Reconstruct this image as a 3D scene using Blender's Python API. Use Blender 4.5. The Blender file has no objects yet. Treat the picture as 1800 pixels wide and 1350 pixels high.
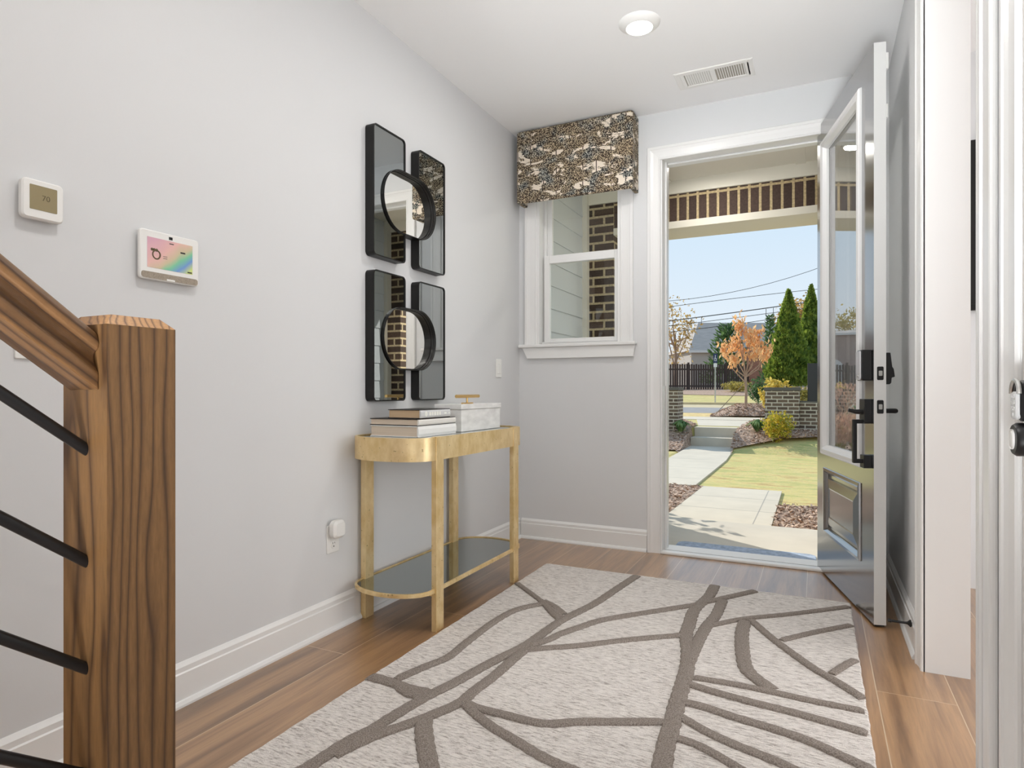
import bpy, math, random
from mathutils import Vector, Matrix
R = random.Random(7)
SC = bpy.context.scene
COL = SC.collection
PI = math.pi

# ------------------------------------------------------------------ camera, sky, sun, added fill lamps, exposure
cam_d = bpy.data.cameras.new('camera'); cam = bpy.data.objects.new('camera', cam_d); COL.objects.link(cam)
cam.location = (0, 0, 1.02); cam.rotation_euler = (PI/2, 0, 0.4533)
cam_d.sensor_width = 36; cam_d.lens = 21.97; cam_d.shift_y = 11.1/1800; cam_d.clip_start = .02; cam_d.clip_end = 300
SC.camera = cam
SC.view_settings.view_transform = 'Standard'; SC.view_settings.look = 'None'
SC.view_settings.gamma = 1; SC.view_settings.use_curve_mapping = False
SC.view_settings.exposure = 0.0
SC.cycles.max_bounces = 10; SC.cycles.diffuse_bounces = 6; SC.cycles.transparent_max_bounces = 16
SC.cycles.sample_clamp_indirect = 6

W = bpy.data.worlds.new('sky'); SC.world = W; W.use_nodes = True
nt = W.node_tree; nt.nodes.clear()
tc = nt.nodes.new('ShaderNodeTexCoord'); sp = nt.nodes.new('ShaderNodeSeparateXYZ'); nt.links.new(tc.outputs['Generated'], sp.inputs[0])
cr = nt.nodes.new('ShaderNodeValToRGB'); nt.links.new(sp.outputs['Z'], cr.inputs[0])
cr.color_ramp.elements[0].position = 0.0; cr.color_ramp.elements[0].color = (.86, .91, .95, 1)
cr.color_ramp.elements[1].position = .75; cr.color_ramp.elements[1].color = (.42, .60, .86, 1)
e = cr.color_ramp.elements.new(.10); e.color = (.78, .88, .97, 1)
e = cr.color_ramp.elements.new(.30); e.color = (.62, .80, .97, 1)
bg = nt.nodes.new('ShaderNodeBackground'); bg.inputs[1].default_value = 1.0; nt.links.new(cr.outputs[0], bg.inputs[0])
wo = nt.nodes.new('ShaderNodeOutputWorld'); nt.links.new(bg.outputs[0], wo.inputs[0])

sd = bpy.data.lights.new('sun', 'SUN'); sd.energy = 4.4; sd.angle = .009; sd.color = (1, .95, .87)
so = bpy.data.objects.new('sun', sd); COL.objects.link(so)
so.rotation_euler = Vector((-.84*.84, .54*.84, .545)).normalized().to_track_quat('Z', 'Y').to_euler()

def area(name, loc, rot, sx, sy, power, color=(1, 1, 1), shape='RECTANGLE', spread=PI):
    d = bpy.data.lights.new(name, 'AREA'); d.energy = power; d.color = color; d.shape = shape
    d.size = sx; d.size_y = sy; d.spread = spread
    o = bpy.data.objects.new(name, d); o.location = loc; o.rotation_euler = rot; COL.objects.link(o); return o
area('rear_fill_lamp', (1.0, -3.95, 1.5), (PI/2, 0, 0), 4.6, 2.3, 80, (.93, .97, 1))  # unseen lamp added to brighten the hall; the rear wall has no window
area('ceiling_fill_lamp', (.05, -.85, .05), (.73*PI, 0, 0), 1.0, .8, 41, (.95, .98, 1), spread=1.1)  # added upward lamp behind the camera, there only to brighten the ceiling
area('side_room_fill_lamp', (4.04, 2.1, 1.45), (PI/2, 0, PI/2), 3.2, 2.2, 88, (.97, .98, 1))  # unseen lamp added to brighten the left wall through the opening

# ------------------------------------------------------------------ materials
MATS = {}
def lin(r, g, b):
    f = lambda v: (v/255/12.92 if v/255 <= .04045 else ((v/255+.055)/1.055)**2.4)
    return (f(r), f(g), f(b))
def newmat(name):
    m = bpy.data.materials.new(name); m.use_nodes = True; MATS[name] = m
    n = m.node_tree.nodes; b = n['Principled BSDF']; return m, m.node_tree, b
def nd(t, typ, **kw):
    x = t.nodes.new(typ)
    for k, v in kw.items():
        if k in x.inputs: x.inputs[k].default_value = v
        else: setattr(x, k, v)
    return x
def coords(t, kind='Object', scale=(1, 1, 1), loc=(0, 0, 0), rot=(0, 0, 0)):
    c = t.nodes.new('ShaderNodeTexCoord'); m = t.nodes.new('ShaderNodeMapping')
    m.inputs['Scale'].default_value = scale; m.inputs['Location'].default_value = loc; m.inputs['Rotation'].default_value = rot
    t.links.new(c.outputs[kind], m.inputs[0]); return m.outputs[0]
def mix(t, fac, a, b, mode='MIX'):
    x = t.nodes.new('ShaderNodeMix'); x.data_type = 'RGBA'; x.blend_type = mode
    for i, v in ((0, fac), (6, a), (7, b)):
        if isinstance(v, bpy.types.NodeSocket): t.links.new(v, x.inputs[i])
        elif i == 0: x.inputs[0].default_value = v
        else: x.inputs[i].default_value = (*v, 1)
    return x.outputs[2]
def ramp(t, fac, stops, interp='LINEAR'):
    x = t.nodes.new('ShaderNodeValToRGB'); x.color_ramp.interpolation = interp
    els = x.color_ramp.elements
    while len(els) < len(stops): els.new(.5)
    for e_, (p, c) in zip(els, stops):
        e_.position = p; e_.color = (*c, 1) if len(c) == 3 else c
    t.links.new(fac, x.inputs[0]); return x.outputs[0]
def bump(t, b, h, strength=.3, dist=.002):
    x = nd(t, 'ShaderNodeBump', Strength=strength, Distance=dist)
    t.links.new(h, x.inputs['Height']); t.links.new(x.outputs[0], b.inputs['Normal'])
def M(name, col, rough=.5, metal=0, var=0, vscale=8, stretch=(1, 1, 1), bmp=0, bscale=200, coat=0, spec=.5, emit=0):
    m, t, b = newmat(name)
    b.inputs['Base Color'].default_value = (*col, 1); b.inputs['Roughness'].default_value = rough
    b.inputs['Metallic'].default_value = metal; b.inputs['Coat Weight'].default_value = coat
    b.inputs['Specular IOR Level'].default_value = spec
    if var:
        n = nd(t, 'ShaderNodeTexNoise', Scale=vscale, Detail=4); t.links.new(coords(t, 'Object', stretch), n.inputs[0])
        f = ramp(t, n.outputs[0], [(.3, (0, 0, 0)), (.7, (1, 1, 1))])
        t.links.new(mix(t, f, tuple(c*(1-var) for c in col), tuple(min(1, c*(1+var)) for c in col)), b.inputs['Base Color'])
    if bmp:
        n = nd(t, 'ShaderNodeTexNoise', Scale=bscale, Detail=3); t.links.new(coords(t, 'Object', stretch), n.inputs[0])
        bump(t, b, n.outputs[0], bmp)
    if emit: b.inputs['Emission Color'].default_value = (*col, 1); b.inputs['Emission Strength'].default_value = emit
    return m

M('wall_paint', (.705, .712, .72), .6, bmp=.05, bscale=300)
M('ceiling_paint', (.92, .92, .92), .8)
M('trim_white', (.84, .84, .83), .28)
M('plastic_white', (.86, .855, .83), .35)
M('door_white', (.74, .74, .725), .4)
M('lite_frame', (.78, .78, .78), .25)
M('metal_black', (.012, .012, .013), .35, spec=.4)
M('screen_black', (.006, .006, .007), .12)
M('chrome_face', (.72, .73, .76), .2, metal=.2, coat=.6)
M('frame_black', (.010, .0095, .009), .38, spec=.3)
M('brass', (.75, .50, .20), .3, metal=1)
M('steel', (.62, .62, .6), .3, metal=1)
M('book_white', (.84, .84, .83), .3); M('book_cream', (.76, .74, .70), .45); M('book_grey', (.63, .64, .64), .35)
M('cover_dark', (.025, .02, .018), .4)
M('pages', (.55, .40, .25), .8, var=.12, vscale=3, stretch=(1, 1, 250)); M('pages_pale', (.66, .55, .44), .8, var=.12, vscale=3, stretch=(1, 1, 250))
M('emblem', (.85, .86, .80), .4)
M('alabaster', (.80, .80, .79), .3, var=.12, vscale=12, stretch=(1, 1, 2.5), coat=.3)
M('alabaster_shaded', (.62, .55, .43), .35, var=.08, vscale=10)  # shaded tone of the box's side put into the colour; not assigned
M('olive_screen', lin(146, 132, 96), .3)
M('digit_dark', lin(96, 84, 54), .5)
M('grille_fabric', lin(158, 147, 133), .9, var=.2, vscale=300)
M('concrete', lin(208, 198, 178), .85, var=.06, vscale=3)
M('concrete_porch', lin(202, 194, 178), .8, var=.06, vscale=3)
M('road_asphalt', lin(150, 148, 146), .9, var=.1, vscale=4)
M('kerb_tan', lin(205, 188, 150), .9, var=.08, vscale=3)
M('siding_paint', lin(214, 218, 222), .6)
M('porch_cream', lin(230, 225, 212), .7)
M('mat_blue', lin(158, 172, 192), .95, var=.25, vscale=30)
M('fence_wood', lin(72, 58, 52), .8, var=.2, vscale=4, stretch=(6, 6, 1))
M('sign_blue', lin(40, 52, 92), .4); M('sign_white', lin(225, 225, 225), .5)
M('roof_grey', lin(176, 168, 160), .9, var=.1, vscale=2, stretch=(1, 1, 6))
M('house_grey', lin(178, 172, 164), .8); M('house_mauve', lin(168, 148, 138), .85, var=.08, vscale=3); M('house_trim', lin(215, 215, 212), .6)
M('slate_cap', lin(96, 92, 84), .7); M('box_black', lin(50, 50, 52), .5); M('wire', (.05, .05, .055), .6)
M('bark', lin(168, 142, 120), .9, var=.2, vscale=12, stretch=(1, 1, .3)); M('bark_dark', lin(92, 76, 62), .9, var=.2, vscale=10)
M('strap_tan', lin(150, 130, 105), .8)
M('aluminium', (.84, .84, .83), .45)
M('rubber', (.03, .03, .03), .7)
M('seam_grey', lin(168, 162, 150), .9)
M('lens_glow', (1, .97, .92), .5, emit=9.0); M('porch_lens', (1, .93, .8), .5, emit=6.0)
def leafmat(name, c1, c2, sc=3.0):
    m, t, b = newmat(name); n = nd(t, 'ShaderNodeTexNoise', Scale=sc, Detail=5); t.links.new(coords(t), n.inputs[0])
    f = ramp(t, n.outputs[0], [(.38, (0, 0, 0)), (.62, (1, 1, 1))])
    t.links.new(mix(t, f, c1, c2), b.inputs['Base Color']); b.inputs['Roughness'].default_value = .7
    if name.startswith('leaf'):
        tr_ = t.nodes.new('ShaderNodeBsdfTranslucent'); ms_ = t.nodes.new('ShaderNodeMixShader'); ms_.inputs[0].default_value = .45
        t.links.new(b.inputs['Base Color'].links[0].from_socket, tr_.inputs[0]); t.links.new(b.outputs[0], ms_.inputs[1]); t.links.new(tr_.outputs[0], ms_.inputs[2]); t.links.new(ms_.outputs[0], t.nodes['Material Output'].inputs[0])
leafmat('leaf_orange', lin(232, 176, 118), lin(248, 212, 158), 4)
leafmat('leaf_arbor', lin(84, 112, 40), lin(150, 168, 70), 6)
leafmat('leaf_dark', lin(58, 88, 52), lin(110, 140, 86), 4)
leafmat('leaf_gold', lin(176, 142, 82), lin(214, 184, 118), 2)
leafmat('leaf_olive', lin(150, 142, 70), lin(190, 172, 96), 2)
leafmat('leaf_yellow', lin(196, 172, 70), lin(226, 204, 110), 9)
leafmat('leaf_bush', lin(150, 160, 56), lin(222, 190, 70), 9)
leafmat('leaf_tuft', lin(80, 120, 66), lin(150, 175, 110), 9)
leafmat('leaf_pink', lin(196, 150, 132), lin(224, 188, 160), 8)
leafmat('petal_white', lin(225, 222, 205), lin(240, 238, 225), 8)
leafmat('mulch', lin(142, 112, 92), lin(226, 198, 172), 40)
leafmat('mulch_ground', lin(140, 112, 92), lin(200, 172, 148), 25)
# grass
m, t, b = newmat('lawn_grass'); b.inputs['Roughness'].default_value = .9
n = nd(t, 'ShaderNodeTexNoise', Scale=1.0, Detail=6, Roughness=.7); t.links.new(coords(t, 'Object', (1.6, 4.5, 1), rot=(0, 0, .43)), n.inputs[0])
n2 = nd(t, 'ShaderNodeTexNoise', Scale=1.0, Detail=3); t.links.new(coords(t, 'Object', (25, 50, 1)), n2.inputs[0])
c1 = ramp(t, n.outputs[0], [(.36, lin(164, 146, 108)), (.46, lin(190, 182, 140)), (.6, lin(164, 168, 120)), (.72, lin(138, 148, 98))])
t.links.new(mix(t, n2.outputs[0], c1, lin(226, 208, 150), 'OVERLAY'), b.inputs['Base Color']); bump(t, b, n2.outputs[0], .5, .03)
# straw coloured dry verge
M('straw', lin(214, 188, 128), .9, var=.15, vscale=6)

# bricks, in uv metres
def brickmat(name, bw, rh, mortar, c1, c2, cm, offset=.5, rot=0):
    m, t, b = newmat(name); b.inputs['Roughness'].default_value = .85
    v = coords(t, 'UV', rot=(0, 0, rot))
    k = nd(t, 'ShaderNodeTexBrick', Scale=1.0); t.links.new(v, k.inputs['Vector'])
    k.inputs['Brick Width'].default_value = bw; k.inputs['Row Height'].default_value = rh
    k.inputs['Mortar Size'].default_value = mortar; k.inputs['Mortar Smooth'].default_value = .15; k.offset = offset
    k.inputs['Color1'].default_value = (*c1, 1); k.inputs['Color2'].default_value = (*c2, 1); k.inputs['Mortar'].default_value = (*cm, 1)
    n = nd(t, 'ShaderNodeTexNoise', Scale=60, Detail=4); t.links.new(coords(t, 'UV'), n.inputs[0])
    t.links.new(mix(t, .5, k.outputs['Color'], ramp(t, n.outputs[0], [(.3, (.25, .25, .25)), (.7, (.75, .75, .75))]), 'OVERLAY'), b.inputs['Base Color'])
    inv = nd(t, 'ShaderNodeMath', operation='SUBTRACT'); inv.inputs[0].default_value = 1; t.links.new(k.outputs['Fac'], inv.inputs[1])
    bump(t, b, inv.outputs[0], .8, .008)
brickmat('brick_dark', .205, .079, .011, lin(58, 46, 40), lin(84, 66, 54), lin(188, 172, 140))
brickmat('brick_soldier', .083, .30, .011, lin(62, 48, 42), lin(80, 62, 54), lin(190, 170, 132), offset=0)
brickmat('brick_garden', .21, .076, .012, lin(88, 74, 62), lin(120, 102, 84), lin(206, 196, 176))
brickmat('brick_red', .22, .08, .01, lin(150, 96, 76), lin(172, 116, 94), lin(176, 140, 118))

# floor planks
m, t, b = newmat('oak_planks')
sx = t.nodes.new('ShaderNodeTexCoord'); s2 = t.nodes.new('ShaderNodeSeparateXYZ'); t.links.new(sx.outputs['Object'], s2.inputs[0])
cb = t.nodes.new('ShaderNodeCombineXYZ')
mx = nd(t, 'ShaderNodeMath', operation='ADD'); t.links.new(s2.outputs['X'], mx.inputs[0]); mx.inputs[1].default_value = 1.413+.228*20
my = nd(t, 'ShaderNodeMath', operation='ADD'); t.links.new(s2.outputs['Y'], my.inputs[0]); my.inputs[1].default_value = 20.35
t.links.new(my.outputs[0], cb.inputs[0]); t.links.new(mx.outputs[0], cb.inputs[1])
k = nd(t, 'ShaderNodeTexBrick', Scale=1.0); t.links.new(cb.outputs[0], k.inputs['Vector'])
k.inputs['Brick Width'].default_value = 1.52; k.inputs['Row Height'].default_value = .228; k.inputs['Mortar Size'].default_value = .0016
k.inputs['Mortar Smooth'].default_value = .1; k.offset = .37; k.offset_frequency = 2
k.inputs['Color1'].default_value = (0, 0, 0, 1); k.inputs['Color2'].default_value = (1, 1, 1, 1); k.inputs['Mortar'].default_value = (.5, .5, .5, 1)
pm = nd(t, 'ShaderNodeMath', operation='MULTIPLY'); t.links.new(k.outputs['Color'], pm.inputs[0]); pm.inputs[1].default_value = 37.0
g = nd(t, 'ShaderNodeTexNoise', noise_dimensions='4D', Scale=1.0, Detail=6, Roughness=.62, Distortion=.6); t.links.new(coords(t, 'Object', (17, 1.1, 1)), g.inputs['Vector']); t.links.new(pm.outputs[0], g.inputs['W'])
g2 = nd(t, 'ShaderNodeTexNoise', noise_dimensions='4D', Scale=1.0, Detail=3, Roughness=.6); t.links.new(coords(t, 'Object', (120, 5, 1)), g2.inputs['Vector']); t.links.new(pm.outputs[0], g2.inputs['W'])
vo = nd(t, 'ShaderNodeTexVoronoi', Scale=1.0, voronoi_dimensions='4D'); t.links.new(coords(t, 'Object', (4.4, 1.5, 1)), vo.inputs['Vector']); t.links.new(pm.outputs[0], vo.inputs['W'])
base = ramp(t, g.outputs[0], [(.28, lin(98, 69, 43)), (.45, lin(143, 107, 71)), (.6, lin(172, 134, 94)), (.75, lin(128, 93, 60))])
base = mix(t, .25, base, ramp(t, g2.outputs[0], [(.35, (.3, .3, .3)), (.65, (.7, .7, .7))]), 'OVERLAY')
tone = ramp(t, k.outputs['Color'], [(0, (.88, .86, .84)), (1, (1.08, 1.06, 1.04))])
base = mix(t, 1, base, tone, 'MULTIPLY')
kn = ramp(t, vo.outputs['Distance'], [(.03, (1, 1, 1)), (.10, (0, 0, 0))])
base = mix(t, kn, base, lin(86, 62, 46))
base = mix(t, k.outputs['Fac'], base, lin(205, 180, 148))  # seams coloured lighter, imitating bevelled plank edges that catch light
t.links.new(base, b.inputs['Base Color']); b.inputs['Roughness'].default_value = .36; b.inputs['Coat Weight'].default_value = 1; b.inputs['Coat IOR'].default_value = 1.65; b.inputs['Coat Roughness'].default_value = .3
inv = nd(t, 'ShaderNodeMath', operation='SUBTRACT'); inv.inputs[0].default_value = 1; t.links.new(k.outputs['Fac'], inv.inputs[1]); bump(t, b, inv.outputs[0], .3, .001)

# stained oak of the stair post: long vertical grain
def oak(name, freq, stretch, amp=5.0, dark=lin(58, 36, 22), light=lin(134, 90, 52)):
    """dark growth lines: contour lines of (position . freq) bent by a stretched noise field"""
    m, t, b = newmat(name)
    n0 = nd(t, 'ShaderNodeTexNoise', Scale=1.0, Detail=2, Roughness=.55); t.links.new(coords(t, 'Object', stretch), n0.inputs[0])
    sx_ = t.nodes.new('ShaderNodeVectorMath'); sx_.operation = 'DOT_PRODUCT'; c_ = t.nodes.new('ShaderNodeTexCoord'); t.links.new(c_.outputs['Object'], sx_.inputs[0]); sx_.inputs[1].default_value = freq
    ad = nd(t, 'ShaderNodeMath', operation='MULTIPLY_ADD'); t.links.new(n0.outputs[0], ad.inputs[0]); ad.inputs[1].default_value = amp; t.links.new(sx_.outputs['Value'], ad.inputs[2])
    fr = nd(t, 'ShaderNodeMath', operation='FRACT'); t.links.new(ad.outputs[0], fr.inputs[0])
    g = nd(t, 'ShaderNodeTexNoise', Scale=1.0, Detail=5, Roughness=.65); t.links.new(coords(t, 'Object', tuple(q*22 for q in stretch)), g.inputs[0])
    md_ = tuple(.45*a+.55*b_ for a, b_ in zip(dark, light))
    c = ramp(t, fr.outputs[0], [(.0, md_), (.10, dark), (.22, md_), (.45, light), (.85, tuple(q*.95 for q in light)), (1, md_)])
    c = mix(t, .5, c, ramp(t, g.outputs[0], [(.3, (.32, .32, .32)), (.7, (.66, .66, .66))]), 'OVERLAY')
    t.links.new(c, b.inputs['Base Color']); b.inputs['Roughness'].default_value = .38; bump(t, b, g.outputs[0], .08, .001)
oak('oak_post', (22, 70, 0), (14, 14, 1.6), 4.5, dark=lin(72, 50, 34), light=lin(126, 93, 58))
oak('oak_end', (60, 110, 0), (18, 18, 18), 3.0, dark=lin(110, 72, 40), light=lin(196, 146, 92))
oak('oak_rail', (45, 46, 59), (9, 2.2, 2.2), 2.2, dark=lin(70, 48, 32), light=lin(122, 88, 55))

# brushed gold leaf of the console
def gold(name, c1, c2):
    m, t, b = newmat(name); n = nd(t, 'ShaderNodeTexNoise', Scale=14, Detail=6, Roughness=.6); t.links.new(coords(t, 'Object', (1, 1, .6)), n.inputs[0])
    n2 = nd(t, 'ShaderNodeTexNoise', Scale=70, Detail=4); t.links.new(coords(t), n2.inputs[0])
    c = mix(t, ramp(t, n.outputs[0], [(.35, (0, 0, 0)), (.65, (1, 1, 1))]), c1, c2)
    c = mix(t, ramp(t, n2.outputs[0], [(.66, (0, 0, 0)), (.74, (1, 1, 1))]), c, tuple(x*.55 for x in c1))
    t.links.new(c, b.inputs['Base Color']); b.inputs['Metallic'].default_value = .6; b.inputs['Roughness'].default_value = .4
gold('gold_leaf', (.70, .50, .22), (.90, .72, .42))

# mirrors and panes
def mirror(name, col, rough=.01):
    m, t, b = newmat(name); b.inputs['Base Color'].default_value = (*col, 1); b.inputs['Metallic'].default_value = 1; b.inputs['Roughness'].default_value = rough
mirror('mirror_clear', (.93, .92, .88)); mirror('mirror_smoke', (.36, .38, .38)); mirror('mirror_top', (.42, .45, .42), .03); mirror('mirror_table', (.34, .37, .36), .04)
def pane(name, tint=(1, 1, 1), refl=.55):
    m, t, b = newmat(name); t.nodes.remove(b); out = t.nodes['Material Output']
    tr = nd(t, 'ShaderNodeBsdfTransparent'); tr.inputs[0].default_value = (*tint, 1); gl = nd(t, 'ShaderNodeBsdfGlossy', Roughness=.0)
    fr = nd(t, 'ShaderNodeLayerWeight', Blend=.5); pw_ = nd(t, 'ShaderNodeMath', operation='POWER'); t.links.new(fr.outputs['Facing'], pw_.inputs[0]); pw_.inputs[1].default_value = 4.5
    mm = nd(t, 'ShaderNodeMath', operation='MULTIPLY_ADD'); mm.inputs[1].default_value = refl; mm.inputs[2].default_value = .02
    t.links.new(pw_.outputs[0], mm.inputs[0]); x = nd(t, 'ShaderNodeMixShader')
    t.links.new(mm.outputs[0], x.inputs[0]); t.links.new(tr.outputs[0], x.inputs[1]); t.links.new(gl.outputs[0], x.inputs[2]); t.links.new(x.outputs[0], out.inputs[0])
pane('glass_pane', (.97, .985, .97), .5)
pane('glass_door', (.93, .94, .935), 2.1)

# dark gloss paint with brushed vertical wood grain
m, t, b = newmat('door_dark'); b.inputs['Base Color'].default_value = (.022, .022, .023, 1); b.inputs['Roughness'].default_value = .2; b.inputs['Specular IOR Level'].default_value = 1.0; b.inputs['IOR'].default_value = 1.8; b.inputs['Coat Weight'].default_value = 1; b.inputs['Coat IOR'].default_value = 2.3; b.inputs['Coat Roughness'].default_value = .13
n = nd(t, 'ShaderNodeTexNoise', Scale=1.0, Detail=3); t.links.new(coords(t, 'Object', (110, 110, 2.5)), n.inputs[0]); bump(t, b, n.outputs[0], .12, .001)

# rug pile
m, t, b = newmat('rug_pile'); b.inputs['Roughness'].default_value = .95; b.inputs['Specular IOR Level'].default_value = .1
n = nd(t, 'ShaderNodeTexNoise', Scale=1.0, Detail=5, Roughness=.75, Distortion=.4); t.links.new(coords(t, 'Object', (32, 150, 60)), n.inputs[0])
n2 = nd(t, 'ShaderNodeTexNoise', Scale=320, Detail=2); t.links.new(coords(t), n2.inputs[0])
c = ramp(t, n.outputs[0], [(.36, lin(158, 148, 140)), (.46, lin(210, 203, 197)), (.58, lin(234, 228, 222))])
c = mix(t, .35, c, ramp(t, n2.outputs[0], [(.3, (.2, .2, .2)), (.7, (.8, .8, .8))]), 'OVERLAY')
t.links.new(c, b.inputs['Base Color']); bump(t, b, n2.outputs[0], .9, .004); b.inputs['Sheen Weight'].default_value = .2
m, t, b = newmat('rug_ridge'); b.inputs['Roughness'].default_value = 1; b.inputs['Specular IOR Level'].default_value = .05
n2 = nd(t, 'ShaderNodeTexNoise', Scale=260, Detail=3); t.links.new(coords(t), n2.inputs[0])
t.links.new(ramp(t, n2.outputs[0], [(.3, lin(120, 110, 102)), (.7, lin(172, 162, 154))]), b.inputs['Base Color']); bump(t, b, n2.outputs[0], 1, .006)

# valance print: pale cloth with clouds of speckled treetops and thin trunks
m, t, b = newmat('tree_print'); b.inputs['Roughness'].default_value = .9
v = coords(t, 'UV', (1, 1, 1))
n = nd(t, 'ShaderNodeTexNoise', Scale=1.0, Detail=5, Roughness=.65, Distortion=.5); t.links.new(coords(t, 'UV', (8, 17, 1)), n.inputs[0])
mask = ramp(t, n.outputs[0], [(.425, (0, 0, 0)), (.435, (1, 1, 1))])
vo = nd(t, 'ShaderNodeTexVoronoi', Scale=165.0); t.links.new(v, vo.inputs['Vector'])
sp_ = ramp(t, vo.outputs['Distance'], [(.36, (1, 1, 1)), (.46, (0, 0, 0))])
n3 = nd(t, 'ShaderNodeTexNoise', Scale=9, Detail=2); t.links.new(v, n3.inputs[0])
leafc = ramp(t, n3.outputs[0], [(.35, lin(190, 190, 180)), (.5, lin(206, 190, 160)), (.65, lin(200, 182, 150))])
darkc = ramp(t, n3.outputs[0], [(.35, lin(40, 42, 44)), (.5, lin(62, 50, 40)), (.7, lin(74, 60, 46))])
fol = mix(t, sp_, darkc, leafc)
wv = nd(t, 'ShaderNodeTexWave', Scale=3.4, Distortion=.6); t.links.new(v, wv.inputs[0])
trunk = ramp(t, wv.outputs[0], [(.985, (0, 0, 0)), (.992, (1, 1, 1))])
cl = mix(t, trunk, lin(226, 214, 198), lin(60, 48, 40))
t.links.new(mix(t, mask, cl, fol), b.inputs['Base Color'])
# smart panel screen: pastel swirl
m, t, b = newmat('screen_pastel')
n = nd(t, 'ShaderNodeTexNoise', Scale=1.0, Detail=1, Distortion=.5); t.links.new(coords(t, 'UV', (9, 6, 1), loc=(1, 4, 0)), n.inputs[0])
sxy = t.nodes.new('ShaderNodeSeparateXYZ'); t.links.new(coords(t, 'UV', (6.5, 10.6, 1), loc=(-1.225*6.5, -1.397*10.6, 0)), sxy.inputs[0])
aa = nd(t, 'ShaderNodeMath', operation='SUBTRACT'); t.links.new(sxy.outputs[0], aa.inputs[0]); t.links.new(sxy.outputs[1], aa.inputs[1])
ab = nd(t, 'ShaderNodeMath', operation='MULTIPLY_ADD'); t.links.new(aa.outputs[0], ab.inputs[0]); ab.inputs[1].default_value = .38; ab.inputs[2].default_value = .40
ac = nd(t, 'ShaderNodeMath', operation='MULTIPLY_ADD'); t.links.new(n.outputs[0], ac.inputs[0]); ac.inputs[1].default_value = .35; t.links.new(ab.outputs[0], ac.inputs[2])
colr = ramp(t, ac.outputs[0], [(.3, lin(206, 160, 175)), (.48, lin(220, 176, 168)), (.60, lin(196, 182, 150)), (.68, lin(122, 190, 152)), (.78, lin(110, 146, 200)), (.9, lin(196, 210, 130))])
t.links.new(colr, b.inputs['Base Color']); t.links.new(colr, b.inputs['Emission Color']); b.inputs['Emission Strength'].default_value = .12; b.inputs['Roughness'].default_value = .25

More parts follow.
